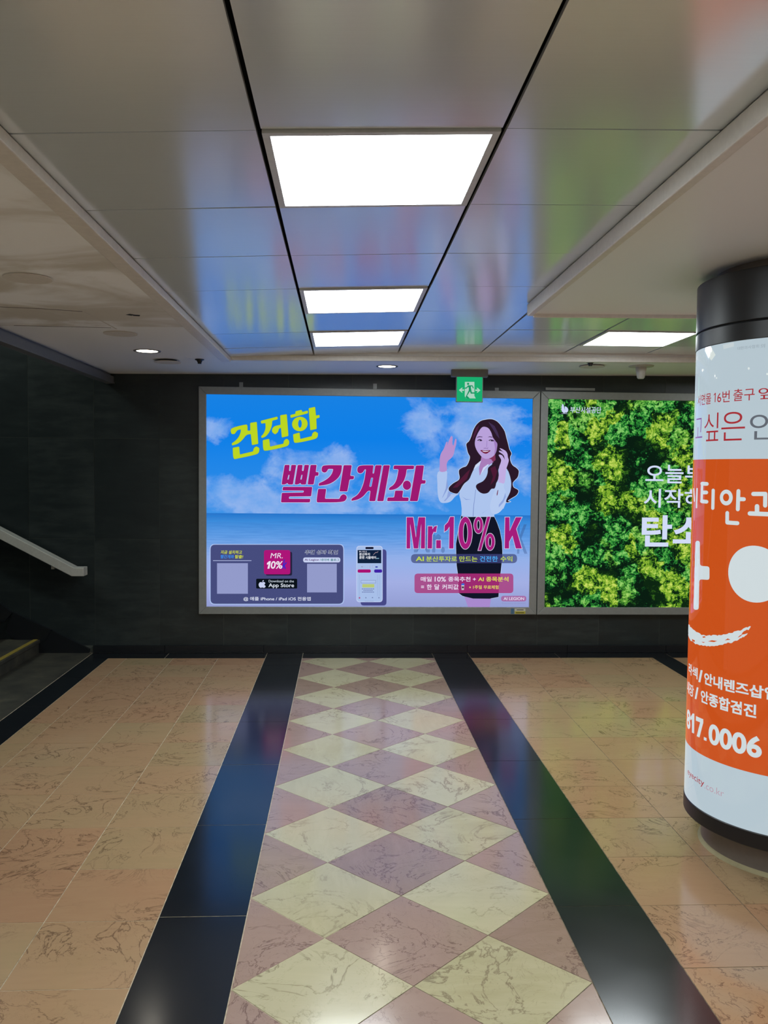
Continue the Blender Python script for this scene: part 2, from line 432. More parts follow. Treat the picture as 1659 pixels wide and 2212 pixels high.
# ================================================================== STAIRS
st = bpy.data.objects.new('stairs', None); COL.objects.link(st); st['kind'] = 'structure'; st.location = (-2.62, 6, 0)
boxes('landing_stone', [((-2.62, STW, -0.010), (-2.164, WY-0.02, 0.001))], M['stairstone'], st)
xr = -2.62; zr = 0.0
for k in range(12):
    rise = 0.118 if k == 0 else 0.162; run = 0.34
    boxes('riser', [((xr-0.06, STW, zr-0.02), (xr, WY-0.004, zr+rise-0.03))], M['stairstone'], st)
    boxes('tread', [((xr-run-0.02, STW, zr+rise-0.03), (xr+0.012, WY-0.004, zr+rise))], M['stairstone'], st, bevel=0.004)
    boxes('nosing_strip', [((xr-0.045, STW+0.05, zr+rise-0.001), (xr-0.005, WY-0.03, zr+rise+0.003))], M['yellow'], st)
    zr += rise; xr -= run
def wall_block(nm, pts, d, mat, parent, Y=WY):
    p = [on_y(x_, y_, Y) for x_, y_ in pts]; n = len(p)
    V = [(q.x, Y-d, q.z) for q in p]+[(q.x, Y+0.003, q.z) for q in p]
    Fc = [tuple(range(n-1, -1, -1)), tuple(range(n, 2*n))]+[(i, (i+1) % n, n+(i+1) % n, n+i) for i in range(n)]
    me = mesh(nm, V, Fc, parent_org(parent)); bm = bmesh.new(); bm.from_mesh(me); bmesh.ops.recalc_face_normals(bm, faces=bm.faces); bm.to_mesh(me); bm.free()
    return link(nm, me, mat, parent)
Z = lambda ox, oy, s, pts: [(ox+x_/s, oy+y_/s) for x_, y_ in pts]
wall_block('skirting_stone', Z(0, 1100, 3.770, [(96, 1175), (100, 1110), (430, 985), (735, 1133), (728, 1180), (480, 1198), (380, 1190)]), 0.03, M['basalt'], st)
wall_block('skirting_stone', Z(0, 1100, 3.770, [(60, 975), (118, 838), (425, 980), (380, 1068), (150, 1068), (80, 1020)]), 0.032, M['basalt'], st)
wall_block('skirting_stone', Z(0, 1100, 3.770, [(-330, 900), (-330, 600), (0, 760), (108, 838), (45, 915), (0, 915)]), 0.03, M['basalt'], st)

# ================================================================== ROUND PILLAR AND AD DRUM
PC = (1.9375, 3.5413); RP, RD = 0.350, 0.4236
pl = thing('pillar', 'grey round pillar running through the orange advertising drum to the ceiling', 'pillar', (PC[0], PC[1], 0))
lathe('shaft', [(0, 0.001), (RP, 0.001), (RP, zs(PC[0])+0.01), (0, zs(PC[0])+0.01)], PC, M['pillar'], pl)
lathe('caulk_ring', [(RP, 0.0), (RP+0.012, 0.0), (RP+0.010, 0.006), (RP, 0.016)], PC, M['caulk'], pl)
dr = thing('advertising_drum', 'lit orange and white advertising drum with Korean lettering around the pillar', 'advertising drum', (PC[0], PC[1], 0.131))
RI = RP+0.003
def ring(nm, r, z0, z1, mat, b=0.004):
    return lathe(nm, [(RI, z0), (r-b, z0), (r, z0+b), (r, z1-b), (r-b, z1), (RI, z1), (RI, z0)], PC, mat, dr, 128)
ring('lower_rim', RD+0.002, 0.1311, 0.1969, M['blackmetal'])
ring('upper_rim', RD+0.002, 2.1416, 2.2125, M['blackmetal'], 0.003)
ring('seam_ring', RD-0.006, 2.2125, 2.2175, M['void'], 0.001)
ring('top_cap', RD+0.002, 2.2175, 2.4192, M['blackmetal'], 0.003)
def cyl(x, y):
    d = ray(x, y); ox, oy = CAM.x-PC[0], CAM.y-PC[1]
    a = d.x**2+d.y**2; b = 2*(ox*d.x+oy*d.y); c = ox*ox+oy*oy-RD*RD
    disc = max(b*b-4*a*c, 0.0); tt = (-b-math.sqrt(disc))/(2*a); P = CAM+d*tt
    return math.atan2(P.y-PC[1], P.x-PC[0])*RD % (2*math.pi*RD), P.z
zo_t = sum(cyl(x, y)[1] for x, y in ((1520, 992.5), (1580, 991.5), (1640, 991)))/3
zo_b = sum(cyl(x, y)[1] for x, y in ((1500, 1617), (1560, 1650), (1630, 1674)))/3
WH = (196, 214, 224); OR = (216, 88, 30)
def band(nm, z0, z1, rgb):
    V, Fc = [], []; n = 128
    for i in range(n):
        a = 2*math.pi*i/n
        for z in (z0, z1): V.append((PC[0]+RD*math.cos(a), PC[1]+RD*math.sin(a), z))
    for i in range(n): j = (i+1) % n; Fc.append((2*i, 2*j, 2*j+1, 2*i+1))
    me = mesh(nm, V, Fc, parent_org(dr))
    for p in me.polygons: p.use_smooth = True
    return link(nm, me, glow(rgb, 1.0, gloss=True, sample=True), dr)
b_low = band('white_print_band', 0.1969, zo_b, WH)
b_or = band('orange_print_band', zo_b, zo_t, OR)
b_up = band('white_print_band', zo_t, 2.1416, WH)

# ------------------------------------------------------------------ 2-D print helpers
def area(p): return 0.5*sum(a[0]*b[1]-b[0]*a[1] for a, b in zip(p, p[1:]+p[:1]))
def fillet(pts, r, n=4, smooth=0):
    out = []; N = len(pts)
    for i in range(N):
        p0, p, p1 = Vector(pts[i-1][:2]), Vector(pts[i][:2]), Vector(pts[(i+1) % N][:2])
        rr = pts[i][2] if len(pts[i]) > 2 else r
        a, b = p0-p, p1-p
        if smooth and a.length > 1e-6 and b.length > 1e-6 and math.degrees(math.pi-a.angle(b)) < smooth: rr = 1e9
        if rr <= 0 or a.length < 1e-6 or b.length < 1e-6: out.append(tuple(p)); continue
        a = p+a.normalized()*min(rr, a.length*0.48); b = p+b.normalized()*min(rr, b.length*0.48)
        for k in range(n+1):
            t_ = k/n; out.append(tuple(a*(1-t_)**2+p*2*t_*(1-t_)+b*t_*t_))
    return out
def catmull(pts, n=5):
    out = []; N = len(pts)
    for i in range(N):
        p0, p1, p2, p3 = (Vector(pts[(i+k-1) % N]) for k in range(4))
        for k in range(n):
            t_ = k/n
            out.append(tuple(0.5*((2*p1)+(p2-p0)*t_+(2*p0-5*p1+4*p2-p3)*t_*t_+(3*p1-p0-3*p2+p3)*t_**3)))
    return out
def grow(pts, d):
    """offset a closed outline outwards by d"""
    sgn = 1 if area(list(pts)) > 0 else -1; N = len(pts); out = []
    P = [Vector(p) for p in pts]
    for i in range(N):
        e0 = (P[i]-P[i-1]); e1 = (P[(i+1) % N]-P[i])
        if e0.length < 1e-6: e0 = e1
        if e1.length < 1e-6: e1 = e0
        n0 = Vector((e0.y, -e0.x)).normalized()*sgn; n1 = Vector((e1.y, -e1.x)).normalized()*sgn
        m = n0+n1
        if m.length < 0.3: m = n0
        m.normalize(); c = max(m.dot(n0), 0.5); out.append(tuple(P[i]+m*(d/c)))
    return out
def rrect(x0, y0, x1, y1, r): return fillet([(x0, y0), (x1, y0), (x1, y1), (x0, y1)], r, 5)
def capsule(a, b, w, n=6):
    a, b = Vector(a), Vector(b); d = (b-a).normalized(); out = []
    ang = math.atan2(d.y, d.x)
    for c, s in ((b, -1), (a, 1)):
        for k in range(n+1):
            t_ = ang + (-math.pi/2+math.pi*k/n if s < 0 else math.pi/2+math.pi*k/n)
            out.append((c.x+w/2*math.cos(t_), c.y+w/2*math.sin(t_)))
    return out
def ellipse(cx, cy, rx, ry, n=28, rot=0.0):
    return [(cx+rx*math.cos(a)*math.cos(rot)-ry*math.sin(a)*math.sin(rot), cy+rx*math.cos(a)*math.sin(rot)+ry*math.sin(a)*math.cos(rot)) for a in (2*math.pi*k/n for k in range(n))]
def tess(loops):
    V, Fc = [], []
    tri = tessellate_polygon([[Vector((x, y, 0)) for x, y in l] for l in loops])
    for l in loops: V += l
    return V, [tuple(f) for f in tri]
_tx = {}
def text_geo(s, bold=0.0):
    """outline of a line of lettering scaled into its unit box"""
    if (s, bold) in _tx: return _tx[(s, bold)]
    c = bpy.data.curves.new('lettering', 'FONT'); c.body = s; c.resolution_u = 6; c.offset = bold; c.fill_mode = 'FRONT'
    o = bpy.data.objects.new('lettering', c); 
    me = bpy.data.meshes.new_from_object(o)
    V = [(v.co.x, v.co.y) for v in me.vertices]; Fc = [tuple(p.vertices) for p in me.polygons]
    bpy.data.objects.remove(o); bpy.data.curves.remove(c); bpy.data.meshes.remove(me)
    x0 = min(v[0] for v in V); x1 = max(v[0] for v in V); y0 = min(v[1] for v in V); y1 = max(v[1] for v in V)
    V = [((a-x0)/(x1-x0), (b-y0)/(y1-y0)) for a, b in V]
    _tx[(s, bold)] = (V, Fc, (x1-x0)/(y1-y0)); return _tx[(s, bold)]

# ------------------------------------------------------------------ drum print
def drum_part(nm, V, Fc, rgb, parent, layer=1, strength=1.0):
    """V are (arc, z) pairs on the drum"""
    me = bpy.data.meshes.new(nm); me.from_pydata([(a, b, 0) for a, b in V], [], Fc)
    bm = bmesh.new(); bm.from_mesh(me)
    s0 = min(v[0] for v in V); s1 = max(v[0] for v in V); k = s0+0.012
    while k < s1:
        bmesh.ops.bisect_plane(bm, geom=bm.verts[:]+bm.edges[:]+bm.faces[:], plane_co=(k, 0, 0), plane_no=(1, 0, 0)); k += 0.012
    o_ = parent_org(parent); r = RD+0.0006*layer
    for v in bm.verts:
        a = v.co.x/RD; z = v.co.y
        v.co = Vector((PC[0]+r*math.cos(a), PC[1]+r*math.sin(a), z))-o_
    bm.normal_update()
    for f in bm.faces:
        c = f.calc_center_median()+o_
        if f.normal.dot(Vector((c.x-PC[0], c.y-PC[1], 0))) < 0: f.normal_flip()
    bm.to_mesh(me); bm.free()
    me.materials.append(glow(rgb, strength, gloss=True))
    return link(nm, me, None, parent)
def drum_poly(nm, loops, rgb, parent, layer=1, px=True):
    L = [[cyl(x, y) for x, y in l] for l in loops] if px else loops
    V, Fc = tess(L); return drum_part(nm, V, Fc, rgb, parent, layer)
def drum_text(s, xl, xr, bots, tops, rgb, parent, bold=0.0, n_seen=None, layer=1):
    s0, s1 = cyl(xl, bots[0][1])[0], cyl(xr, bots[-1][1])[0]
    zb = sum(cyl(x, y)[1] for x, y in bots)/len(bots); zt = sum(cyl(x, y)[1] for x, y in tops)/len(tops)
    V, Fc, asp = text_geo(s, bold)
    if n_seen: s1 = s0+(s1-s0)*len(s)/n_seen
    return drum_part('lettering', [(s0+a*(s1-s0), zb+b*(zt-zb)) for a, b in V], Fc, rgb, parent, layer)
RED, GRY = (178, 50, 58), (105, 112, 122)
def q2(*p): return Z(1480, 720, 9.217, p)
drum_text('서면몰', 1507.5, 1536, q2((500, 1408)), q2((490, 1188)), RED, b_up, 0.004)
drum_poly('lettering', [q2((570, 1226), (600, 1186), (613, 1184), (607, 1370), (591, 1372), (596, 1216), (573, 1240))], RED, b_up)
drum_text('6번', 1549.5, 1576.2, q2((880, 1365)), q2((880, 1135)), RED, b_up, 0.004)
drum_text('출구', 1584, 1630, q2((1130, 1345)), q2((1080, 1105)), RED, b_up, 0.004)
drum_text('앞', 1638, 1676, q2((1560, 1312)), q2((1540, 1080)), RED, b_up, 0.004)
drum_text('고', 1502.5, 1517, q2((260, 2085)), q2((290, 1690)), (150, 80, 140), b_up, -0.012)
drum_text('싶', 1521, 1551.5, q2((540, 2145)), q2((620, 1580)), RED, b_up, -0.008)
drum_text('은', 1557.6, 1608.6, q2((960, 2135)), q2((940, 1565)), RED, b_up, -0.006)
drum_text('안', 1619, 1690, q2((1500, 2115)), q2((1420, 1585)), GRY, b_up, -0.004)
drum_text('대한의사협회', 1593, 1639.5, q2((1240, 312)), q2((1240, 245)), (160, 175, 185), b_up)
drum_text('의', 1643, 1652.5, q2((1540, 292)), q2((1540, 212)), (160, 175, 185), b_up)
PALE = (232, 242, 238)
drum_poly('diamond_mark', [q2((525, 285), (608, 430), (525, 545), (440, 415))], PALE, b_up)
drum_poly('ribbon_mark', [q2((752, 232), (968, 180), (975, 262), (768, 318))], (214, 226, 230), b_up)
for cx_, cy_, r_ in ((362, 728, 15), (628, 890, 13), (1268, 700, 20), (1634, 810, 18)):
    drum_poly('sparkle_mark', [q2(*ellipse(cx_, cy_, r_, r_*1.3, 12))], (240, 250, 248), b_up)
WT = (222, 234, 238)
def q3(*p): return Z(1470, 1010, 8.778, p)
def stroke(pts, w, cap=True):
    for a, b in zip(pts[:-1], pts[1:]): drum_poly('title_stroke', [capsule(a, b, w/8.778)], WT, b_or)
stroke(q3((252, 400), (265, 640)), 18); stroke(q3((316, 400), (305, 760)), 26)
stroke(q3((412, 305), (402, 640)), 46); stroke(q3((415, 305), (500, 310)), 72); stroke(q3((420, 472), (490, 472)), 72); stroke(q3((410, 640), (494, 648)), 72)
stroke(q3((622, 430), (614, 772)), 60)
drum_poly('title_stroke', [q3(*ellipse(870, 568, 122, 150)), q3(*ellipse(866, 566, 58, 74))], WT, b_or)
stroke(q3((1100, 445), (1088, 792)), 74); stroke(q3((1105, 598), (1202, 600)), 76)
stroke(q3((888, 858), (886, 1040)), 68); stroke(q3((890, 1042), (1080, 1055)), 76)
stroke(q3((1382, 500), (1600, 500)), 80); stroke(q3((1610, 500), (1606, 720)), 80)
stroke(q3((1452, 735), (1452, 860)), 86); stroke(q3((1316, 870), (1680, 885)), 84)
drum_poly('logo_bar', [fillet(Z(1460, 980, 4.809, [(205, 905), (250, 905), (252, 1165), (350, 1172), (350, 1312), (245, 1305), (238, 1622), (184, 1622)]), 5.5)], WT, b_or)
zt_ = cyl(1628, 1178.6)[1]; zb_ = cyl(1634, 1302)[1]; rr_ = (zt_-zb_)/2; sl_ = cyl(1573.2, 1238)[0]
drum_poly('logo_disc', [ellipse(sl_+rr_, (zt_+zb_)/2, rr_, rr_, 56)], WT, b_or, px=False)
sm = [(150, 150), (200, 230), (300, 310), (400, 360), (520, 378), (640, 372), (760, 368), (850, 350), (950, 330), (1050, 292), (1130, 280), (1215, 235), (1340, 200), (1290, 262), (1200, 295), (1140, 372), (1280, 338), (1230, 382), (1100, 450), (950, 525), (900, 508), (800, 550), (640, 582), (500, 580), (400, 560), (280, 530), (200, 470), (152, 385)]
sm2 = []
for a, b in zip(sm, sm[1:]+sm[:1]):
    n = max(1, int(math.hypot(b[0]-a[0], b[1]-a[1])/28))
    for k in range(n):
        sm2.append((a[0]+(b[0]-a[0])*k/n+random.uniform(-5, 5), a[1]+(b[1]-a[1])*k/n+random.uniform(-11, 11)))
holes = [[(520, 485), (600, 465), (700, 478), (640, 500)], [(840, 470), (900, 430), (950, 455), (880, 462)], [(420, 395), (470, 390), (480, 412), (430, 418)], [(220, 440), (280, 470), (270, 500), (230, 480)], [(400, 495), (470, 500), (440, 515)], [(1085, 420), (1120, 380), (1180, 350), (1150, 385)]]
drum_poly('brush_smile', [Z(1470, 1330, 8.778, sm2)], WT, b_or)
for h_ in holes: drum_poly('brush_gap', [Z(1470, 1330, 8.778, h_)], OR, b_or, 2)
def q5(*p): return Z(1470, 1430, 6.912, p)
X5 = lambda v: 1470+v/6.912
B_ = 0.030
drum_text('라섹', X5(120), X5(254), q5((250, 262)), q5((250, 90)), WT, b_or, 0.02)
drum_poly('lettering', [q5((302, 118), (332, 126), (298, 305), (268, 297))], WT, b_or)
drum_text('안내렌즈삽입', X5(352), X5(1222), q5((460, 366), (1008, 508), (1215, 555)), q5((390, 155), (830, 285)), WT, b_or, B_, 5)
drum_text('내장', X5(100), X5(196), q5((160, 512)), q5((160, 330)), WT, b_or, 0.02)
drum_poly('lettering', [q5((245, 376), (270, 383), (240, 556), (213, 549))], WT, b_or)
drum_text('안종합검진', X5(300), X5(1130), q5((400, 636), (1125, 845)), q5((360, 420), (1125, 645)), WT, b_or, B_)
drum_text('8', X5(93), X5(146), q5((120, 1000)), q5((116, 704)), WT, b_or, 0.03)
drum_poly('lettering', [q5((150, 826), (184, 766), (208, 774), (204, 1068), (172, 1054), (172, 852), (152, 872))], WT, b_or)
drum_poly('lettering', [q5((232, 806), (341, 854), (341, 908), (285, 1126), (244, 1108), (292, 912), (292, 900), (232, 874))], WT, b_or)
drum_poly('lettering', [q5((350, 1118), (390, 1136), (390, 1180), (350, 1165))], WT, b_or)
drum_text('0006', X5(416), X5(1212), q5((490, 1238), (670, 1306), (880, 1370), (1110, 1430)), q5((480, 918), (660, 982), (860, 1045)), WT, b_or, 0.035)
drum_text('eyecity', X5(104), X5(352), q5((335, 1878)), q5((260, 1715)), RED, b_low, 0.0)
drum_text('.co.kr', X5(358), X5(648), q5((540, 1975)), q5((555, 1880)), (196, 150, 168), b_low, -0.012)

# ================================================================== LIGHTBOXES ON THE FAR WALL
FZ0, FZ1 = 0.345, 2.3205
def lightbox(x0, x1, label):
    e = thing('lightbox_billboard', label, 'billboard', ((x0+x1)/2, WY, FZ0), 'framed lightbox billboards on the slate wall')
    fw = 0.066; b = 0.012
    def bar(pts):
        # mitred frame bar: four corner points (outer a, outer b, inner b, inner a)
        (oa, ob, ib, ia) = pts
        V = [(p[0], WY+0.001, p[1]) for p in pts]+[(p[0], DY, p[1]) for p in pts]
        Fc = [(0, 1, 2, 3), (7, 6, 5, 4), (0, 4, 5, 1), (1, 5, 6, 2), (2, 6, 7, 3), (3, 7, 4, 0)]
        me = mesh('frame_bar', V, Fc, parent_org(e)); bm = bmesh.new(); bm.from_mesh(me); bmesh.ops.recalc_face_normals(bm, faces=bm.faces)
        bmesh.ops.bevel(bm, geom=bm.edges[:], offset=0.0035, segments=2, affect='EDGES', profile=0.5); bm.to_mesh(me); bm.free()
        link('frame_bar', me, M['alu'], e)
    g_ = 0.0008
    A, B, C, D_ = (x0, FZ1), (x1, FZ1), (x1, FZ0), (x0, FZ0)
    a, b_, c, d = (x0+fw, FZ1-fw), (x1-fw, FZ1-fw), (x1-fw, FZ0+fw), (x0+fw, FZ0+fw)
    bar((A, B, b_, a)); bar((B, C, c, b_)); bar((C, D_, d, c)); bar((D_, A, a, d))
    boxes('back_tray', [((x0+fw*0.5, WY+0.0, FZ0+fw*0.5), (x1-fw*0.5, WY+0.0005, FZ1-fw*0.5))], M['blackmetal'], e)
    return e, (x0+fw-0.002, x1-fw+0.002, FZ0+fw-0.002, FZ1-fw+0.002)
PY = DY+0.010        # plane of the print, set back from the frame
def sheet(e, r, mat, nm):
    V, Fc = box_vf((r[0], PY, r[2]), (r[1], PY+0.004, r[3]))
    return link(nm, mesh(nm, V, Fc, parent_org(e)), mat, e)
bx1 = (-1.2427, 1.7315); bx2 = (1.7385, 4.713)
e1, r1 = lightbox(*bx1, 'lightbox billboard of blue seaside sky with a waving woman')
e2, r2 = lightbox(*bx2, 'lightbox billboard of green forest treetops, partly behind the drum')

# ---- sea and sky print
t = NT('seaside_print'); gen = t.n('TexCoord').outputs['Generated']; sx = t.n('SeparateXYZ', Vector=gen); U_, V_ = sx.outputs[0], sx.outputs[2]
HZ = 0.4435
sky = t.ramp(V_, [(HZ, lin(64, 150, 236)), (0.60, lin(40, 140, 236)), (0.80, lin(14, 130, 236)), (1.0, lin(24, 132, 232))])
vec = t.n('Mapping', Vector=gen, Scale=(3.0, 1.0, 2.6)).outputs[0]
n1 = t.noise(vec, 2.2, 8, 0.62, 0.3)
def blob(cx, cy, rx, ry):
    dx = t.math('DIVIDE', t.math('SUBTRACT', U_, cx), rx); dy = t.math('DIVIDE', t.math('SUBTRACT', V_, cy), ry)
    return t.math('SUBTRACT', 1.0, t.math('SQRT', t.math('ADD', t.math('MULTIPLY', dx, dx), t.math('MULTIPLY', dy, dy))))
fld = None
for p in ((0.27, 0.62, 0.13, 0.20), (0.38, 0.66, 0.13, 0.16), (0.10, 0.53, 0.20, 0.12), (0.62, 0.58, 0.22, 0.10), (0.30, 0.50, 0.45, 0.10), (0.86, 0.82, 0.26, 0.26), (0.80, 0.60, 0.25, 0.12), (0.03, 0.84, 0.12, 0.08), (0.66, 0.86, 0.12, 0.10)):
    b_ = blob(*p); fld = b_ if fld is None else t.math('MAXIMUM', fld, b_)
dens = t.ramp(t.math('ADD', t.math('MULTIPLY', fld, 0.55), t.math('MULTIPLY', t.math('SUBTRACT', n1, 0.5), 1.5)), [(0.12, (0, 0, 0)), (0.36, (0.95, 0.95, 0.95))])
ccol = t.ramp(t.noise(vec, 4.5, 6, 0.6), [(0.35, lin(108, 168, 240)), (0.65, lin(156, 188, 242))])
sky = t.mix(t.math('MULTIPLY', dens, 0.9), sky, ccol)
sea = t.ramp(V_, [(0.0, lin(150, 160, 214)), (0.12, lin(166, 178, 232)), (0.24, lin(150, 180, 238)), (0.33, lin(104, 164, 236)), (0.41, lin(58, 142, 224)), (HZ, lin(30, 116, 206))])
wv = t.noise(t.n('Mapping', Vector=gen, Scale=(3.0, 1.0, 40.0)).outputs[0], 3.0, 5, 0.6)
wm = t.ramp(V_, [(0.22, (0, 0, 0)), (0.34, (1, 1, 1))])
sea = t.mix(t.math('MULTIPLY', t.math('MULTIPLY', t.math('SUBTRACT', wv, 0.40, True), 2.0, True), wm), sea, lin(60, 128, 208))
img = t.mix(t.math('GREATER_THAN', V_, HZ), sea, sky)
m1 = t.surf(t.n('Emission', Color=img, Strength=PRINT).outputs[0])
s1 = sheet(e1, r1, m1, 'seaside_print')
# ---- treetop print
t = NT('treetop_print'); gen = t.n('TexCoord').outputs['Generated']
vec = t.n('Mapping', Vector=gen, Scale=(2.975, 1.0, 1.977)).outputs[0]
sep = t.n('SeparateXYZ', Vector=vec)
v2 = t.n('CombineXYZ', X=sep.outputs[0], Y=sep.outputs[2], Z=0.0).outputs[0]
wob = t.n('TexNoise', Vector=v2, Scale=9.0, Detail=6.0, Roughness=0.65).outputs['Color']
wv = t.n('VectorMath', {'operation': 'SCALE'}, i0=t.n('VectorMath', {'operation': 'SUBTRACT'}, i0=wob, i1=(0.5, 0.5, 0.5)).outputs[0], Scale=0.17).outputs[0]
v3 = t.n('VectorMath', {'operation': 'ADD'}, i0=v2, i1=wv).outputs[0]
vo = t.n('TexVoronoi', {'feature': 'F1'}, Vector=v3, Scale=4.6)
vo2 = t.n('TexVoronoi', {'feature': 'F1'}, Vector=v3, Scale=15.0)
crown = t.math('SUBTRACT', 1.0, t.math('MULTIPLY', vo.outputs['Distance'], 1.25))
clump = t.math('SUBTRACT', 1.0, t.math('MULTIPLY', vo2.outputs['Distance'], 1.5))
vo3 = t.n('TexVoronoi', {'feature': 'F1'}, Vector=v3, Scale=46.0)
leaf = t.math('SUBTRACT', 1.0, t.math('MULTIPLY', vo3.outputs['Distance'], 1.5))
low = t.noise(v2, 2.6, 4, 0.6)
gap = t.ramp(t.math('ADD', crown, t.math('MULTIPLY', t.math('SUBTRACT', low, 0.5), 1.7)), [(-0.0, (0.3, 0.3, 0.3)), (0.12, (1, 1, 1))], 'EASE')
body = t.math('ADD', t.math('MULTIPLY', crown, 0.22), t.math('ADD', t.math('MULTIPLY', clump, 0.50), t.math('MULTIPLY', leaf, 0.42)))
lit = t.math('SUBTRACT', t.math('MULTIPLY', gap, t.math('ADD', body, t.math('MULTIPLY', t.math('SUBTRACT', t.noise(v2, 30.0, 4, 0.7), 0.5), 0.9))), -0.04)
rc = t.n('SeparateColor', Color=vo.outputs['Color']).outputs[0]
hue = t.math('ADD', t.math('MULTIPLY', rc, 0.7), t.math('MULTIPLY', t.noise(v2, 2.2, 3), 0.5))
green = t.ramp(lit, [(0.14, lin(10, 30, 18)), (0.26, lin(22, 92, 40)), (0.42, lin(54, 156, 56)), (0.66, lin(140, 208, 110))])
yel = t.ramp(lit, [(0.12, lin(14, 40, 18)), (0.25, lin(62, 118, 32)), (0.44, lin(132, 180, 44)), (0.72, lin(208, 226, 104))])
img = t.mix(t.ramp(hue, [(0.50, (0, 0, 0)), (0.74, (1, 1, 1))]), green, yel)
s2 = sheet(e2, r2, t.surf(t.n('Emission', Color=img, Strength=PRINT).outputs[0]), 'treetop_print')

# ---- flat ink shapes laid on a print
LAY = 0.0004
def ink(nm, loops, rgb, parent, layer, alpha=1.0, strength=1.0):
    L = [[(lambda P: (P.x, P.z))(on_y(x, y, PY)) for x, y in l] for l in loops]
    V, Fc = tess(L); o_ = parent_org(parent); Y = PY-LAY*layer
    me = mesh(nm, [(a, Y, b) for a, b in V], Fc, o_)
    return link(nm, me, glow(rgb, strength, alpha), parent)
def ink_text(s, x0, y0, x1, y1, rgb, parent, layer=4, bold=0.0, shear=0.0, edge=None, ew=0.012, label=None):
    a, b = on_y(x0, (y0+y1)/2, PY).x, on_y(x1, (y0+y1)/2, PY).x
    zt, zb = on_y((x0+x1)/2, y0, PY).z, on_y((x0+x1)/2, y1, PY).z
    o_ = parent_org(parent)
    if edge:
        V, Fc, _ = text_geo(s, bold+ew); hh = zt-zb; q = ew*hh*1.1
        me = mesh('lettering_edge', [(a-q+u*(b-a+2*q)+shear*(v-0.5)*hh, PY-LAY*(layer-1), zb-q+v*(hh+2*q)) for u, v in V], Fc, o_)
        link('lettering_edge', me, glow(edge), parent)
    V, Fc, _ = text_geo(s, bold)
    me = mesh('lettering', [(a+u*(b-a)+shear*(v-0.5)*(zt-zb), PY-LAY*layer, zb+v*(zt-zb)) for u, v in V], Fc, o_)
    o = link('lettering', me, glow(rgb), parent)
    if label: o['label'] = label
    return o
def ink_ring(nm, pairs, rgb, parent, layer):
    """outline strips between each loop and its offset copy"""
    V, Fc = [], []; Y = PY-LAY*layer
    for a, b in pairs:
        k, n = len(V), len(a)
        for p in list(a)+list(b): P = on_y(p[0], p[1], PY); V.append((P.x, Y, P.z))
        Fc += [(k+i, k+(i+1) % n, k+n+(i+1) % n, k+n+i) for i in range(n)]
    return link(nm, mesh(nm, V, Fc, parent_org(parent)), glow(rgb), parent)
# ---- headline glyphs, traced
YL, MG = (192, 218, 36), (160, 26, 116)
def h1(*p): return Z(490, 870, 7.9, p)
_round = set()
def head(loops, r, rgb, edge, ew, parent=s1):
    L = [l if id(l) in _round else fillet(l, r, 4, 62) for l in loops]
    ink_ring('headline_edge', [(L[0], grow(L[0], ew))]+[(l, grow(l, -ew*0.6)) for l in L[1:]], edge, parent, 4)
    ink('headline_glyph', L, rgb, parent, 5)
R1 = 1.8
YE = (120, 150, 60)
for loops in (
    [h1((65, 480), (80, 430), (330, 368), (352, 385), (352, 478), (402, 478), (400, 345), (510, 328), (535, 700), (430, 722), (410, 532), (330, 545), (270, 630), (190, 700), (90, 728), (85, 695), (150, 650), (210, 580), (240, 500), (240, 452), (180, 465), (155, 500), (130, 535), (80, 530))],
    [h1((102, 770), (210, 750), (222, 885), (450, 832), (460, 775), (505, 745), (555, 775), (550, 850), (500, 885), (130, 962), (108, 930))],
    [h1((580, 310), (862, 238), (868, 280), (775, 305), (765, 410), (720, 510), (660, 580), (595, 600), (585, 575), (630, 530), (665, 440), (660, 345), (588, 355))],
    [h1((912, 215), (1022, 198), (1050, 565), (940, 592), (925, 425), (885, 440), (875, 500), (825, 538), (775, 505), (770, 450), (810, 400), (918, 378))],
    [h1((615, 640), (722, 618), (738, 750), (968, 700), (975, 645), (1020, 615), (1065, 645), (1062, 715), (1010, 750), (650, 828), (620, 795))],
    [h1((1085, 210), (1172, 190), (1172, 148), (1275, 122), (1288, 160), (1380, 135), (1385, 178), (1090, 258))],
    [h1(*ellipse(1246, 362, 132, 122, 28, -0.25)), h1(*ellipse(1248, 358, 32, 70, 20, 0.0))],
    [h1((1398, 95), (1505, 72), (1520, 222), (1580, 208), (1582, 252), (1525, 268), (1532, 445), (1425, 468))],
    [h1((1132, 540), (1240, 510), (1252, 620), (1452, 572), (1460, 520), (1505, 490), (1555, 520), (1548, 590), (1500, 622), (1170, 692), (1142, 665))],
): head(loops, R1, YL, YE, 0.45)
def h2(*p): return Z(600, 995, 10.05, p)
def h3(*p): return Z(755, 995, 10.05, p)
WE = (214, 220, 246)
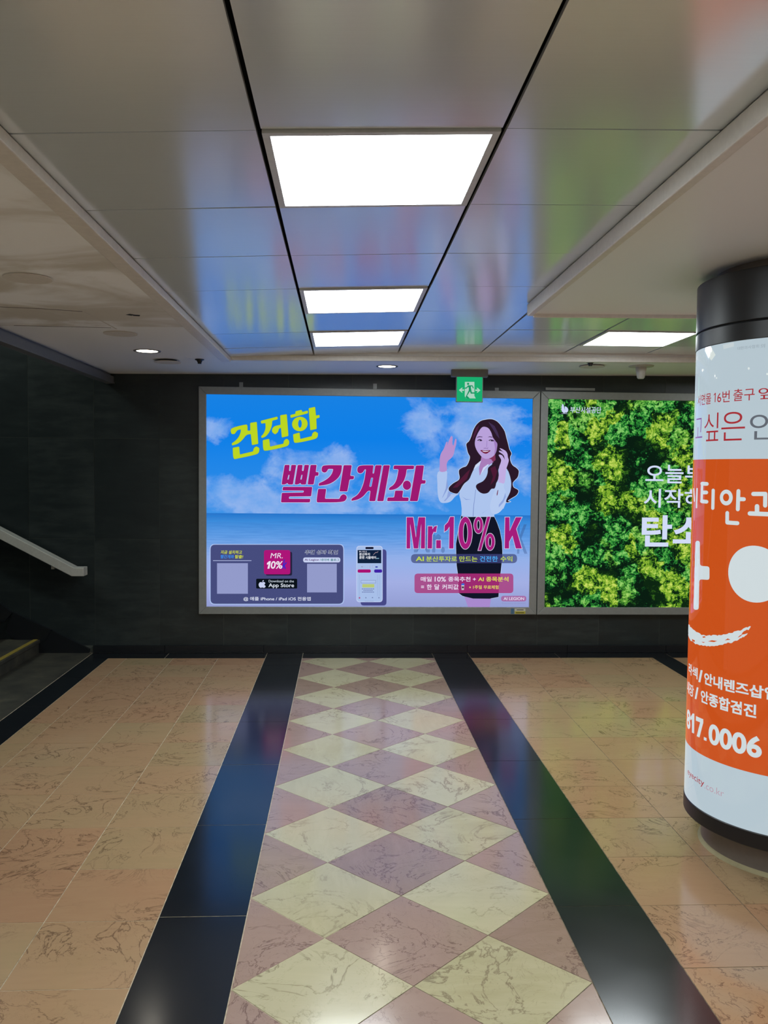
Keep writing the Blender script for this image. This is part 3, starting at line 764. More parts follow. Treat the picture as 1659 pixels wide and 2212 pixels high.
for loops in (
    [h2((150, 92), (258, 92), (245, 225), (278, 225), (295, 92), (402, 92), (330, 520), (225, 520), (215, 482), (160, 520), (85, 520), (90, 450)), h2((235, 308), (256, 308), (235, 412), (208, 412))],
    [h2((435, 92), (540, 92), (525, 225), (560, 225), (578, 92), (682, 92), (612, 520), (505, 520), (495, 482), (440, 520), (368, 520), (375, 450)), h2((515, 308), (538, 308), (518, 412), (490, 412))],
    [h2((712, 92), (845, 92), (825, 250), (890, 250), (880, 330), (812, 330), (780, 520), (648, 520))],
    [h2((112, 568), (752, 570), (725, 775), (248, 780), (242, 828), (708, 830), (698, 908), (70, 908), (88, 700), (560, 692), (568, 652), (102, 648))],
    [h2((1000, 95), (1395, 98), (1385, 240), (1330, 360), (1230, 450), (1100, 520), (888, 548), (892, 490), (1000, 445), (1110, 370), (1180, 280), (1205, 182), (1095, 180), (1060, 250), (1000, 265), (948, 225), (955, 140))],
    [h2((1430, 98), (1608, 98), (1575, 330), (1660, 335), (1648, 405), (1560, 408), (1510, 670), (1338, 668))],
    [h2((878, 612), (1052, 612), (1025, 828), (1338, 830), (1365, 760), (1430, 722), (1495, 760), (1500, 830), (1425, 908), (850, 908), (842, 850))],
    [h3((225, 100), (522, 100), (500, 280), (530, 280), (560, 100), (702, 100), (560, 880), (425, 880), (455, 655), (395, 655), (300, 780), (180, 850), (38, 875), (45, 820), (160, 760), (250, 640), (310, 480), (340, 320), (358, 190), (330, 190), (290, 262), (220, 285), (165, 240), (170, 150)), h3((470, 370), (512, 370), (475, 568), (428, 568))],
    [h3((735, 100), (878, 100), (738, 880), (598, 880))],
    [h3((962, 105), (1405, 108), (1395, 185), (1242, 188), (1225, 320), (1170, 470), (1060, 590), (960, 632), (852, 642), (860, 585), (960, 530), (1030, 400), (1062, 190), (950, 185))],
    [h3(*ellipse(1246, 534, 90, 102, 28))],
    [h3((990, 650), (1165, 650), (1145, 798), (1285, 802), (1278, 880), (815, 880), (825, 800), (968, 798))],
    [h3((1440, 105), (1616, 105), (1575, 425), (1655, 425), (1645, 500), (1552, 502), (1480, 880), (1308, 880))],
): head(loops, 2.2, MG, WE, 0.9)
# ---- printed woman
def w4(*p): return Z(940, 895, 8.7316, p)
def w5(*p): return Z(940, 1000, 8.7316, p)
def wA(*p): return Z(1000, 900, 16.59, p)
hair = w4((1030, 90), (1100, 100), (1180, 145), (1250, 225), (1310, 320), (1340, 430), (1375, 560), (1400, 660), (1440, 740), (1415, 800), (1420, 880), (1460, 960), (1530, 1010)) + \
    w5((1572, 140), (1575, 190), (1555, 270), (1490, 340), (1462, 385), (1480, 460), (1550, 500), (1570, 540), (1530, 610), (1440, 665), (1370, 715), (1418, 730), (1350, 745), (1342, 700), (1390, 600), (1425, 500), (1430, 330), (1350, 110), (1200, 100), (1200, 260), (1150, 400), (1120, 480), (1060, 490), (1000, 560), (920, 580), (850, 558), (790, 500), (768, 440), (800, 395), (900, 345), (960, 270), (990, 180), (1000, 90)) + \
    w4((1080, 930), (980, 880), (870, 870), (800, 950), (728, 1040)) + \
    w5((690, 200), (640, 310), (560, 380), (520, 430), (470, 515), (420, 575), (350, 570), (280, 540), (255, 505), (265, 455), (340, 385), (440, 325), (462, 270), (448, 190), (455, 130), (520, 85)) + \
    w4((590, 975), (640, 880), (655, 800), (620, 730), (600, 650), (588, 560), (640, 505), (680, 420), (720, 300), (775, 200), (860, 125), (950, 100))
hair = catmull(hair, 3)
shirt = w5((870, -50), (720, 120), (640, 310), (540, 410), (465, 540), (455, 610), (485, 730), (500, 860), (498, 1000), (700, 1015), (1115, 1010), (1120, 950), (1290, 860), (1340, 740), (1385, 600), (1450, 460), (1485, 330), (1480, 230), (1420, 150), (1340, 100), (1200, 60), (1080, -20), (1000, 60))
arm_l = catmull(w5((50, 175), (215, 142), (222, 300), (245, 470), (280, 570), (380, 590), (450, 590), (385, 625), (290, 728), (180, 755), (105, 742), (65, 670), (45, 540), (42, 380)), 3)
arm_r = catmull(w5((1168, 350), (1300, 372), (1290, 450), (1335, 570), (1340, 700), (1290, 830), (1200, 930), (1110, 960), (1055, 925), (1035, 800), (1075, 640), (1130, 500)), 3)
skirt = Z(870, 1105, 6.144, [(778, 52), (800, 72), (1215, 70), (1252, 150), (1290, 260), (1316, 400), (1322, 520)]) + Z(870, 1190, 5.925, [(1275, 60), (1256, 250), (1236, 400), (1226, 590), (1110, 612), (900, 610), (765, 578), (716, 540), (706, 300), (690, 190), (684, 50)]) + Z(870, 1105, 6.144, [(706, 430), (738, 250)])
legs = Z(870, 1190, 5.925, [(785, 575), (1135, 585), (1112, 719), (835, 719)])
hand_l = catmull(w4((92, 1080), (86, 960), (88, 830), (110, 735), (165, 645), (205, 535), (222, 514), (234, 530), (222, 590), (266, 480), (292, 422), (318, 412), (330, 450), (325, 545), (345, 590), (372, 480), (388, 462), (402, 480), (396, 560), (370, 660), (345, 765), (300, 830), (245, 875), (216, 950), (216, 1065)), 3)
hand_r = catmull(w4((1215, 640), (1262, 652), (1330, 692), (1362, 745), (1372, 810), (1388, 870), (1368, 950), (1340, 1040), (1310, 1285), (1245, 1295), (1188, 1262), (1206, 1100), (1205, 1000), (1238, 905), (1242, 850), (1200, 778), (1212, 758), (1262, 775), (1300, 832), (1312, 868), (1300, 790), (1262, 745), (1205, 706), (1212, 686), (1262, 700), (1300, 722), (1262, 690)), 3)
face = catmull(w4((880, 248), (940, 236), (1010, 268), (1060, 350), (1085, 430), (1130, 500), (1170, 550), (1165, 640), (1145, 720), (1100, 785), (1030, 828), (960, 840), (900, 818), (840, 760), (785, 680), (752, 590), (752, 500), (780, 410), (825, 320)), 4)
neck = w4((872, 800), (1100, 780), (1100, 900), (1010, 960), (930, 1050), (838, 1155), (825, 1020), (850, 920))
HA, SK, SH = (44, 26, 42), (188, 164, 222), (176, 200, 242)
def figure(loops_list):
    V, Fc, MI, mats = [], [], [], []
    o_ = parent_org(s1)
    for loop, rgb, layer in loops_list:
        L = [(lambda P: (P.x, P.z))(on_y(x, y, PY)) for x, y in loop]
        v, f = tess([L]); k = len(V); V += [(a, PY-LAY*layer, b) for a, b in v]
        m = glow(rgb)
        if m not in mats: mats.append(m)
        for q in f: Fc.append(tuple(i+k for i in q)); MI.append(mats.index(m))
    o = link('printed_person', mesh('printed_person', V, Fc, o_, MI), mats, s1)
    o['label'] = 'printed person with long dark wavy hair, white blouse and black skirt, waving'
halo = (206, 224, 250)
lips, dk = (120, 30, 62), (52, 34, 62)
figure([(grow(hair, 1.0), halo, 1), (grow(arm_r, 0.8), halo, 1), (grow(skirt, 0.6), halo, 1),
        (legs, (172, 140, 210), 1.4), (shirt, SH, 1.6), (skirt, (18, 22, 40), 1.8), (hair, HA, 2), (arm_l, SH, 2.2), (arm_r, (184, 206, 244), 2.4),
        (w5((222, 300), (245, 470), (150, 640), (125, 670), (160, 590), (200, 480)), (140, 164, 222), 2.6),
        (w5((250, 520), (300, 600), (190, 720), (160, 720), (220, 650)), (146, 168, 224), 2.6),
        (w5((710, 1010), (722, 800), (745, 640), (760, 500), (768, 505), (752, 650), (732, 800), (722, 1010)), (120, 140, 200), 2.6),
        (w5((500, 630), (580, 680), (680, 690), (580, 695)), (136, 160, 220), 2.6),
        (w5((880, 960), (960, 900), (1040, 850), (900, 940)), (136, 160, 220), 2.6),
        (w5((1160, 590), (1175, 520), (1190, 505), (1180, 590), (1165, 625)), (120, 60, 90), 2.8),
        (w5((1200, 790), (1280, 690), (1325, 560), (1335, 640), (1290, 740), (1200, 840)), (146, 170, 226), 2.6),
        (w4((770, 260), (800, 230), (830, 200), (800, 300), (745, 420), (700, 500), (720, 400)), (76, 34, 62), 2.3),
        (w4((1000, 140), (1120, 220), (1180, 340), (1215, 460), (1160, 400), (1100, 300)), (66, 48, 84), 2.3),
        (w5((1040, 100), (1130, 60), (1170, 160), (1120, 330), (1040, 420), (1090, 260)), (78, 26, 54), 2.3),
        (w5((480, 300), (600, 170), (660, 120), (600, 300), (420, 460), (330, 470)), (82, 30, 56), 2.3),
        (neck, (172, 128, 190), 2.6), (w4((1000, 830), (1130, 740), (1140, 860), (1090, 900), (1060, 850)), (130, 52, 92), 2.7),
        (face, SK, 3), (w4((1085, 430), (1170, 550), (1165, 640), (1145, 720), (1110, 770), (1130, 640), (1110, 520)), (164, 128, 196), 3.2),
        (w5((868, -50), (838, 40), (722, 125), (760, 40)), (208, 222, 250), 3.2), (w5((1010, 40), (950, 100), (850, 230), (905, 90), (1000, 20)), (206, 220, 250), 3.2),
        (hand_l, (186, 148, 208), 3), (hand_r, (196, 176, 230), 3),
        (wA((490, 770), (530, 718), (600, 702), (705, 722), (690, 742), (600, 735), (540, 745)), (90, 66, 110), 3.6),
        (wA((880, 738), (960, 706), (1062, 728), (1060, 752), (960, 735)), (80, 56, 100), 3.6),
        (catmull(wA((510, 852), (575, 812), (645, 815), (692, 858), (640, 878), (560, 866)), 3), dk, 3.6),
        (catmull(wA((920, 852), (970, 824), (1060, 826), (1118, 872), (1050, 884), (960, 872)), 3), dk, 3.6),
        (wA((560, 850), (590, 840), (600, 862), (572, 864)), (214, 206, 240), 3.9), (wA((960, 856), (990, 846), (1000, 870), (970, 870)), (214, 206, 240), 3.9),
        (wA((712, 1108), (745, 1128), (800, 1118), (860, 1130), (912, 1108), (890, 1144), (800, 1140), (750, 1142)), (130, 98, 160), 3.6),
        (wA((850, 860), (870, 860), (860, 1080), (835, 1100)), (160, 134, 200), 3.5),
        (catmull(wA((622, 1206), (720, 1200), (800, 1216), (880, 1200), (992, 1214), (930, 1272), (860, 1322), (780, 1324), (700, 1280)), 3), lips, 3.6),
        (wA((690, 1218), (800, 1238), (940, 1220), (880, 1256), (790, 1268), (720, 1252)), (232, 226, 244), 3.9)])
# ---- information card at the lower left
def c3(*p): return Z(440, 1160, 5.184, p)
def tx(s, x0, y0, x1, y1, rgb, layer=6, **kw):
    (a, b), (c, d) = c3((x0, y0), (x1, y1)); return ink_text(s, a, b, c, d, rgb, s1, layer, **kw)
def rr3(nm, x0, y0, x1, y1, r, rgb, layer, alpha=1.0):
    (a, b), (c, d) = c3((x0, y0), (x1, y1)); return ink(nm, [rrect(a, b, c, d, r)], rgb, s1, layer, alpha)
rr3('card_edge', 68, 78, 1572, 757, 11, (176, 198, 244), 2); rr3('card', 77, 86, 1563, 748, 10, (72, 78, 128), 3)
YT, WTX, DK = (206, 216, 60), (226, 232, 250), (24, 26, 52)
tx('지금 설치하고', 192, 150, 430, 190, YT, bold=0.02, shear=0.15)
tx('빨간계좌', 190, 200, 340, 240, (60, 140, 236), bold=0.02, shear=0.15); tx('탈출!', 352, 200, 442, 240, YT, bold=0.02, shear=0.15)
ink('card_rule', [c3((105, 262), (535, 262), (535, 268), (105, 268))], (190, 200, 240), s1, 6)
for a, b, c, d in ((150, 293, 495, 635), (1158, 300, 1490, 620)):
    ink('blank_code_square', [c3((a, b), (c, b), (c, d), (a, d))], (150, 158, 206), s1, 6)
rr3('app_icon_shadow', 695, 165, 990, 432, 4, (36, 34, 62), 4); rr3('app_icon', 675, 146, 970, 418, 5, (176, 22, 122), 5)
tx('MR.', 752, 180, 890, 238, (240, 230, 246), shear=0.2); ink('lettering', [c3((708, 292), (734, 270), (752, 270), (736, 354), (714, 354), (727, 302), (710, 312))], (244, 236, 248), s1, 6); tx('0%', 752, 270, 884, 355, (244, 236, 248), shear=0.12, bold=0.02); tx('k', 888, 252, 934, 356, (60, 40, 200), shear=0.2, bold=0.03)
rr3('badge', 588, 467, 1047, 577, 2.5, (10, 18, 26), 4)
tx('Download on the', 728, 481, 1010, 507, (214, 226, 240)); tx('App Store', 726, 519, 1012, 574, (226, 234, 246), bold=0.012)
apple = catmull([(655, 508), (672, 503), (690, 515), (680, 535), (694, 552), (680, 568), (662, 566), (652, 564), (640, 569), (622, 556), (616, 530), (628, 508), (645, 506)], 4)
ink('badge_mark', [c3(*apple)], (204, 212, 244), s1, 6); ink('badge_mark', [c3((655, 500), (662, 486), (674, 482), (670, 496))], (204, 212, 244), s1, 6)
tx('추천 성과 확인', 1135, 146, 1502, 194, DK, 7, bold=0.01, shear=0.2, edge=(206, 214, 244), ew=0.035)
rr3('card_pill', 1114, 229, 1530, 284, 5, (206, 216, 248), 5); tx('Ai Legion', 1130, 243, 1292, 272, (98, 66, 122), bold=0.02); tx('네이버 블로그', 1308, 241, 1520, 270, (52, 130, 128), bold=0.02)
tx('@ 애플 iPhone / iPad iOS 전용앱', 446, 670, 1198, 718, WTX, bold=0.012)
# ---- printed phone
def p8(*p): return Z(760, 1170, 15.26, p)
def rr8(nm, x0, y0, x1, y1, r, rgb, layer, alpha=1.0):
    (a, b), (c, d) = p8((x0, y0), (x1, y1)); return ink(nm, [rrect(a, b, c, d, r)], rgb, s1, layer, alpha)
def tx8(s, x0, y0, x1, y1, rgb, layer=8, **kw):
    (a, b), (c, d) = p8((x0, y0), (x1, y1)); return ink_text(s, a, b, c, d, rgb, s1, layer, **kw)
rr8('phone_shadow', 290, 255, 1142, 2105, 7, (72, 74, 138), 2); rr8('phone_body', 150, 138, 1015, 1995, 7.5, (202, 214, 250), 3); rr8('phone_screen', 168, 155, 996, 1978, 7, (170, 194, 236), 4)
rr8('phone_island', 447, 178, 718, 244, 2, (12, 10, 34), 5); rr8('phone_banner', 190, 276, 970, 712, 0.8, (16, 34, 62), 5)
tx8('Mr.10% K', 243, 306, 498, 348, (226, 226, 244), bold=0.01); tx8('분산투자', 245, 368, 605, 462, (236, 240, 250), bold=0.02); tx8('훈련 시뮬레이', 245, 474, 795, 570, (236, 240, 250), bold=0.02)
ink('phone_chart_line', [p8((700, 440), (740, 390), (800, 340), (830, 355), (865, 315), (870, 325), (832, 368), (802, 352), (748, 398), (708, 440))], (206, 176, 186), s1, 8)
rr8('phone_bar', 808, 540, 898, 562, 0.4, (150, 200, 220), 8)
tx8('Mr.10% K', 300, 775, 745, 855, (196, 206, 240), edge=(120, 132, 180), ew=0.02); rr8('phone_tag', 775, 812, 852, 856, 0.6, (60, 70, 170), 8)
rr8('phone_button', 190, 914, 625, 1022, 3.4, (172, 18, 116), 6); rr8('phone_button', 735, 914, 1000, 1022, 3.2, (66, 36, 170), 6)
rr8('phone_field', 298, 1268, 790, 1372, 0.5, (120, 136, 186), 5); rr8('phone_field', 308, 1278, 780, 1362, 0.4, (176, 198, 238), 6)
rr8('phone_button', 345, 1398, 740, 1512, 0.8, (188, 204, 120), 6)
for a, b in ((245, 250), (845, 850), (908, 913)): ink('phone_rule', [p8((a, 1090), (b, 1090), (b, 1800), (a, 1800))], (132, 150, 196), s1, 6)
for k, (a, b) in enumerate(((330, 750), (380, 700), (335, 745))):
    y = 1545+52*k
    for q in range(6):
        u0 = a+(b-a)*q/6; ink('phone_text_mark', [p8((u0, y), (u0+(b-a)/7.5, y), (u0+(b-a)/7.5, y+26), (u0, y+26))], (116, 130, 182), s1, 6)
rr8('phone_icon', 230, 1825, 275, 1880, 0.8, (176, 80, 130), 6); rr8('phone_icon', 445, 1830, 480, 1868, 0.8, (110, 126, 172), 6); rr8('phone_icon', 660, 1828, 700, 1860, 0.8, (110, 126, 172), 6); rr8('phone_icon', 872, 1828, 915, 1870, 0.8, (130, 146, 190), 6)
rr8('phone_home_bar', 425, 1955, 720, 1962, 0.2, (120, 134, 178), 6)
# ---- product name and claims at the lower right
def b6(*p): return Z(870, 1105, 6.144, p)
def tx6(s, x0, y0, x1, y1, rgb, layer=6, **kw):
    (a, b), (c, d) = b6((x0, y0), (x1, y1)); return ink_text(s, a, b, c, d, rgb, s1, layer, **kw)
SHD = (58, 84, 140)
for s_, x0, y0, x1, y1 in (('Mr.', 150, 190, 560, 548), ('K', 1520, 170, 1658, 560)):
    (a, b), (c, d) = b6((x0, y0), (x1, y1))
    A_, B2 = on_y(a, (b+d)/2, PY).x, on_y(c, (b+d)/2, PY).x; zt2, zb2 = on_y((a+c)/2, b, PY).z, on_y((a+c)/2, d, PY).z
    V, Fc, _ = text_geo(s_, 0.02)
    link('lettering_shadow', mesh('lettering_shadow', [(A_+u*(B2-A_), PY-LAY*1.2, zb2+v*(zt2-zb2)) for u, v in V], Fc, parent_org(s1)), glow(SHD, 1.0, 0.45), s1)
PK = (168, 30, 126); WE2 = (222, 216, 244)
kw = dict(edge=WE2, ew=0.022)
for L in ([[(52, 76), (137, 76), (174, 345), (210, 76), (298, 76), (294, 490), (240, 490), (246, 165), (204, 490), (146, 490), (98, 165), (98, 490), (50, 490)]],
          [[(334, 195), (392, 195), (394, 235), (420, 197), (455, 190), (440, 275), (410, 270), (392, 310), (388, 490), (330, 490)]],
          [[(630, 70), (680, 70), (672, 490), (615, 490), (620, 200), (590, 245), (552, 270), (556, 185), (600, 140)]],
          [ellipse(830, 284, 90, 214, 40), ellipse(832, 284, 32, 140, 32)],
          [ellipse(1004, 180, 60, 110, 32), ellipse(1004, 178, 22, 65, 24)], [ellipse(1158, 402, 62, 112, 32), ellipse(1158, 402, 22, 66, 24)],
          [[(1122, 68), (1162, 68), (1037, 515), (1000, 515)]],
          [[(1358, 76), (1415, 76), (1418, 260), (1500, 76), (1580, 76), (1505, 230), (1580, 490), (1500, 490), (1455, 320), (1412, 400), (1410, 490), (1352, 490)]]):
    ink_ring('lettering_edge', [(b6(*L[0]), grow(b6(*L[0]), 1.0))]+[(b6(*l), grow(b6(*l), -1.0)) for l in L[1:]], WE2, s1, 5); ink('lettering', [b6(*l) for l in L], PK, s1, 6)
ink('lettering_edge', [b6((437, 374), (511, 374), (511, 494), (437, 494))], WE2, s1, 5); ink('lettering', [b6((443, 380), (505, 380), (505, 488), (443, 488))], PK, s1, 6)
def b7(*p): return Z(870, 1190, 5.925, p)
def rr7(nm, x0, y0, x1, y1, r, rgb, layer, alpha=1.0):
    (a, b), (c, d) = b7((x0, y0), (x1, y1)); return ink(nm, [rrect(a, b, c, d, r)], rgb, s1, layer, alpha)
def tx7(s, x0, y0, x1, y1, rgb, layer=6, **kw):
    (a, b), (c, d) = b7((x0, y0), (x1, y1)); return ink_text(s, a, b, c, d, rgb, s1, layer, **kw)
rr7('claim_pill', 105, 40, 1463, 157, 9.6, (62, 66, 120), 4, 0.78)
YC = (198, 222, 70)
tx7('AI', 166, 72, 270, 130, YC, bold=0.02); tx7('분산투자로', 300, 68, 694, 136, YC, bold=0.013); tx7('만드는', 724, 68, 955, 136, YC, bold=0.013); tx7('건전한', 985, 66, 1216, 136, (78, 176, 250), bold=0.013); tx7('수익', 1250, 68, 1402, 136, YC, bold=0.013)
rr7('claim_box', 150, 290, 1415, 540, 7.5, (172, 46, 122), 4, 0.86)

for s_, a_, b_ in (('매일', 230, 370), ('10%', 408, 552), ('종목추천', 582, 866)): tx7(s_, a_, 330, b_, 393, (236, 226, 246), bold=0.016)
tx7('+', 897, 344, 935, 380, (236, 226, 246), bold=0.016); tx7('AI 종목분석', 965, 330, 1352, 392, (226, 226, 90), bold=0.016)
tx7('=', 234, 446, 272, 474, (236, 226, 246), bold=0.016)
for s_, a_, b_ in (('한', 308, 372), ('달', 405, 470), ('커피값', 503, 714)): tx7(s_, a_, 428, b_, 495, (236, 226, 246), bold=0.016)
tx7('★', 846, 450, 876, 478, (240, 220, 130)); tx7('1주일 무료체험', 900, 440, 1225, 488, (230, 220, 100), bold=0.014)
ink('printed_cup', [b7((750, 425), (760, 415), (782, 415), (790, 425), (788, 438), (748, 438))], (60, 110, 220), s1, 6); ink('printed_cup', [b7((750, 438), (788, 438), (782, 500), (752, 500))], (196, 196, 206), s1, 6); ink('printed_cup', [b7((755, 455), (783, 455), (781, 478), (757, 478))], (70, 50, 60), s1, 7)
rr7('maker_pill', 1258, 575, 1581, 646, 5.8, (168, 110, 168), 5); tx7('AI LEGION', 1290, 592, 1552, 629, (236, 228, 248), bold=0.014)
tx7('Powered by AI LEGION', 1270, 662, 1568, 686, (140, 148, 200))
# ---- lettering on the treetop print
def f5(*p): return Z(1160, 840, 4.4235, p)
def txf(s, x0, y0, x1, y1, **kw):
    (a, b), (c, d) = f5((x0, y0), (x1, y1)); return ink_text(s, a, b, c, d, (214, 224, 252), s2, 4, **kw)
txf('부산시설공단', 317, 172, 614, 232, bold=0.008)
ink('emblem', [f5(*catmull([(238, 152), (252, 150), (262, 190), (270, 225), (250, 228), (234, 205)], 4))], (206, 218, 250), s2, 4)
ink('emblem', [f5(*catmull([(266, 168), (290, 180), (298, 205), (286, 226), (272, 226), (266, 200)], 4))], (206, 218, 250), s2, 4)
ink('emblem', [f5((225, 240), (262, 232), (303, 240), (262, 237))], (206, 218, 250), s2, 4)
txf('오늘부', 1036, 726, 1588, 905, bold=0.012); txf('시작하', 1020, 956, 1592, 1136, bold=0.012); txf('탄소', 1000, 1208, 1596, 1508, bold=0.028)
# ---- small fixings above and on the frames
def fixing(e, x0, y0, x1, y1, nm='bracket', mat='alu', d=0.012):
    a, b = on_y(x0, y1, WY-0.002), on_y(x1, y0, WY-0.002)
    return boxes(nm, [((a.x, WY-d, a.z), (b.x, WY+0.002, b.z))], M[mat], e)
fixing(e1, 517, 826, 525, 836); fixing(e1, 1069, 838, 1077, 845); fixing(e1, 806, 829, 814, 841)
fixing(e2, 1178, 839, 1284, 843, 'top_rail', 'alu', 0.02)
def sticker(x0, y0, x1, y1, rgb, dy=0.0006):
    a, b = on_y(x0, y1, DY), on_y(x1, y0, DY)
    return boxes('sticker', [((a.x, DY-dy, a.z), (b.x, DY+0.0002, b.z))], plain('sticker_%d_%d_%d' % rgb, rgb, 0.5), e1)
sticker(1103.5, 1314.5, 1110.5, 1326, (70, 110, 140)); sticker(1112, 1314.5, 1135, 1320.3, (206, 206, 190)); sticker(1112, 1320.5, 1135, 1326, (190, 180, 60))
sticker(1116, 1316.5, 1131, 1318.2, (60, 60, 58), 0.0012); sticker(1114, 1322.5, 1132, 1324.5, (90, 84, 30), 0.0012)

# ================================================================== CEILING FITTINGS
lab = {(1, 0): 'square ceiling light panel nearest the camera, largest of the row', (1, 3): 'square ceiling light panel second along the centre row', (1, 5): 'square ceiling light panel furthest along the centre row, nearest the billboard',
       (4, 5): 'square ceiling light panel at the right, half hidden by the drum', (1, -2): 'added square ceiling light panel, unseen above the camera, brightening the room', (1, -4): 'added square ceiling light panel, unseen just behind the camera, brightening the room', (1, -7): 'added square ceiling light panel, unseen well behind the camera, brightening the room', (1, -9): 'added square ceiling light panel, unseen at the end of the row behind the camera, brightening the room', (7, 5): 'added square ceiling light panel, unseen behind the drum, brightening the right side'}
for (x0, x1, y0, y1) in lights:
    ci = CX_.index(x0); j = round((y0-2.229)/0.6365)
    cx_, cy_ = (x0+x1)/2, (y0+y1)/2; z = zc(cx_)
    e = thing('ceiling_light', lab[(ci, j)], 'ceiling light', (cx_, cy_, z), 'square ceiling light panels')
    sl = (zc(x1)-zc(x0))/(x1-x0)
    ax, ay = (x1-x0)/2-0.008, (y1-y0)/2-0.006; fw = 0.020
    def bar(a, b):
        V, Fc = box_vf((a[0], a[1], -0.006), (b[0], b[1], 0.012)); V = [(p, q, r+sl*p) for p, q, r in V]
        link('light_frame', mesh('light_frame', V, Fc), M['lampframe'], e)
    bar((-ax, -ay), (-ax+fw, ay)); bar((ax-fw, -ay), (ax, ay)); bar((-ax+fw, -ay), (ax-fw, -ay+fw)); bar((-ax+fw, ay-fw), (ax-fw, ay))
    V, Fc = box_vf((-ax+fw, -ay+fw, 0.001), (ax-fw, ay-fw, 0.008)); V = [(p, q, r+sl*p) for p, q, r in V]
    link('diffuser', mesh('diffuser', V, Fc), M['lamp'], e)
    V, Fc = box_vf((-ax, -ay, 0.0125), (ax, ay, 0.05)); V = [(p, q, r+sl*p) for p, q, r in V]
    link('blocking_housing', mesh('blocking_housing', V, Fc), M['blackmetal'], e)  # unseen plate added to keep lamp light out of the panel slots
e = thing('added_stair_light', 'added strip light, unseen high above the stairs at the left, brightening the slate wall', 'ceiling light', (-4.2, 5.9, 4.2))  # lamp added out of view to brighten the wall by the stairs
boxes('light_body', [((-4.8, 5.82, 4.15), (-3.6, 5.98, 4.199))], M['white_plastic'], e)
boxes('tube_cover', [((-4.78, 5.84, 4.13), (-3.62, 5.96, 4.15))], M['added_stairlamp'], e)
def downlight(x, y, r, label):
    z = zs(x); e = thing('downlight', label, 'downlight', (x, y, z), 'round recessed downlights')
    lathe('trim_ring', [(r*0.80, z+0.001), (r*0.82, z-0.004), (r, z-0.006), (r*1.04, z-0.001), (r*1.04, z+0.002)], (x, y), M['grey_plastic'], e, 40)
    lathe('lens', [(0, z-0.003), (r*0.80, z-0.0025), (r*0.80, z+0.002), (0, z+0.002)], (x, y), M['down'], e, 40)
downlight(-1.364, 6.06, 0.090, 'round recessed downlight left of the billboard near the stairwell')
downlight(0.351, 6.88, 0.085, 'round recessed downlight above the middle of the seaside billboard')
def disc(nm, x, y, r, z0, z1, mat, label, cat, group=None, z=None):
    z = zs(x)
    o = lathe(nm, [(0, z+z0), (r*0.97, z+z0), (r, z+z0+0.002), (r, z+z1), (0, z+z1)], (x, y), M[mat], None, 40, origin=(x, y, z))
    return tag(o, label, cat, group)
def cover(x, y, r, gap, label):
    z = zs(x); e = thing('round_cover', label, 'cover plate', (x, y, z), 'round plates on the painted soffit')
    lathe('plate', [(0, z-gap-0.006), (r, z-gap-0.005), (r, z-gap), (0, z-gap)], (x, y), M['blank'], e, 40)
    lathe('neck', [(0, z-gap), (r*0.7, z-gap), (r*0.7, z+0.002), (0, z+0.002)], (x, y), M['darkplastic'], e, 24)
cover(-1.325, 6.56, 0.10, 0.014, 'round plate hanging just behind the left downlight, dark gap above it')
cover(1.985, 6.78, 0.10, 0.006, 'pale round plate behind the right sprinkler, above the treetop billboard')
cover(-1.36, 3.79, 0.10, 0.0012, 'painted round plate on the stained soffit nearest the camera')
cover(-1.35, 5.29, 0.10, 0.0012, 'painted round plate on the soffit between the seam and the left downlight')
def sprinkler(x, y, label):
    z = zs(x); e = thing('sprinkler_head', label, 'sprinkler', (x, y, z), 'dark sprinkler heads')
    lathe('flange', [(0, z+0.001), (0.034, z+0.001), (0.034, z-0.006), (0.024, z-0.010), (0, z-0.010)], (x, y), M['darkplastic'], e, 24)
    lathe('body', [(0, z-0.010), (0.022, z-0.010), (0.014, z-0.026), (0.014, z-0.034), (0, z-0.034)], (x, y), M['darkplastic'], e, 24)
sprinkler(-1.075, 6.50, 'dark sprinkler head on the soffit just left of the seaside billboard')
sprinkler(1.90, 6.53, 'dark sprinkler head on the soffit above the treetop billboard')
x, y = 2.385, 6.78; z = zs(x)
e = thing('smoke_detector', 'white cone shaped detector hanging from the soffit beside the drum', 'detector', (x, y, z))
lathe('base_plate', [(0, z-0.010), (0.095, z-0.008), (0.10, z-0.002), (0.10, z+0.001), (0, z+0.001)], (x, y), M['white_plastic'], e, 40)
lathe('cone', [(0, z-0.104), (0.022, z-0.103), (0.030, z-0.094), (0.042, z-0.030), (0.044, z-0.008), (0, z-0.008)], (x, y), M['white_plastic'], e, 32)
# exit sign
EY = 7.10
def ex(*p): return Z(960, 790, 13.825, p)
def exw(x, y): P = on_y(x, y, EY); return P.x, P.z
(mx0, mz0), (mx1, _) = exw(*ex((200, 335))[0]), exw(*ex((1290, 335))[0])
e = thing('exit_sign', 'green exit sign with running figure hanging before the seaside billboard', 'exit sign', ((mx0+mx1)/2, EY, mz0))
boxes('mount', [((mx0, EY-0.03, mz0), (mx1, EY+0.03, zs(mx0)+0.004))], M['grey_plastic'], e, bevel=0.006)
sx0, sz1 = exw(*ex((372, 320))[0]); sx1, sz0 = exw(*ex((1118, 1085))[0])
boxes('sign_case', [((sx0-0.006, EY-0.012, sz0-0.004), (sx1+0.006, EY+0.012, sz1+0.008))], M['alu'], e)
fy = EY-0.0125
fc = boxes('sign_face', [((sx0, fy-0.0005, sz0+0.002), (sx1, fy+0.0004, sz1-0.002))], glow((26, 176, 112), 1.0, sample=True), e)
def exink(nm, loops, rgb, layer):
    L = [[exw(x, y) for x, y in l] for l in loops]; V, Fc = tess(L)
    link(nm, mesh(nm, [(a, fy-0.0006-0.0004*layer, b) for a, b in V], Fc, parent_org(fc)), glow(rgb), fc)
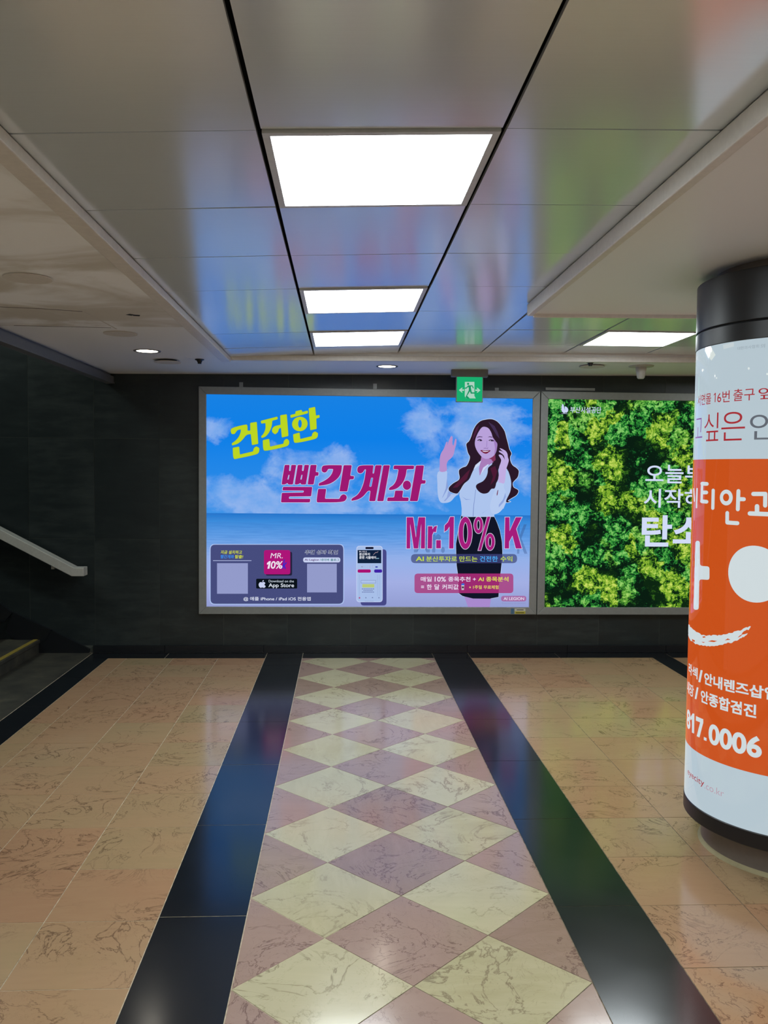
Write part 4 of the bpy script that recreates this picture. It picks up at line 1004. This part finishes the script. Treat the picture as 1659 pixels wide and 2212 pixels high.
PG = (176, 214, 196); GN = (26, 150, 100)
exink('door_mark', [ex((605, 487), (888, 487), (888, 905), (930, 980), (750, 980), (690, 920), (640, 980), (600, 915))], PG, 0)
exink('runner_mark', [ex(*ellipse(700, 546, 33, 33, 16))], GN, 1)
exink('runner_mark', [ex((600, 690), (650, 690), (700, 640), (720, 660), (720, 740), (650, 890), (640, 905), (620, 960), (690, 980), (750, 980), (670, 905), (755, 770), (780, 840), (910, 838), (910, 800), (812, 800), (790, 700), (782, 625), (815, 620), (845, 685), (872, 672), (830, 590), (700, 590), (650, 650), (600, 660))], GN, 1)
exink('arrow_mark', [ex((425, 732), (510, 662), (545, 662), (505, 712), (580, 712), (580, 755), (505, 755), (540, 805), (510, 805))], PG, 1)
exink('arrow_mark', [ex((1068, 738), (985, 665), (950, 665), (990, 715), (915, 715), (915, 758), (990, 758), (955, 808), (985, 808))], PG, 1)

# ================================================================== HANDRAIL
HY = 7.36
A = on_y(-420, 932, HY); Bp = on_y(160, 1234, HY); Cp = on_y(185, 1234, HY)
e = thing('handrail', 'brushed steel handrail sloping down the slate wall beside the stairs', 'handrail', (Bp.x, HY, Bp.z))
def rail(a, b, nm, hw=0.055, hz=0.037):
    d = (b-a).normalized(); up = Vector((0, 1, 0)).cross(d)*-1
    if up.z < 0: up = -up
    V = []
    for p in (a, b):
        for sy, su in ((-1, -1), (1, -1), (1, 1), (-1, 1)): V.append(p+Vector((0, sy*hw, 0))+up*su*hz)
    me = mesh(nm, V, [(0, 1, 2, 3), (7, 6, 5, 4), (0, 4, 5, 1), (1, 5, 6, 2), (2, 6, 7, 3), (3, 7, 4, 0)], parent_org(e))
    bm = bmesh.new(); bm.from_mesh(me); bmesh.ops.recalc_face_normals(bm, faces=bm.faces); bmesh.ops.bevel(bm, geom=bm.edges[:], offset=0.005, segments=2, affect='EDGES', profile=0.5); bm.to_mesh(me); bm.free()
    return link(nm, me, M['steel'], e)
rail(A, Bp+Vector((0.012, 0, -0.004)), 'sloping_tube'); rail(Bp-Vector((0.01, 0, 0)), Cp, 'end_tube')
for f in (0.15, 0.55, 0.92):
    p = A.lerp(Bp, f); boxes('bracket', [((p.x-0.012, HY, p.z-0.075), (p.x+0.012, WY+0.001, p.z-0.055)), ((p.x-0.012, HY-0.012, p.z-0.075), (p.x+0.012, HY+0.012, p.z-0.02))], M['steel'], e)
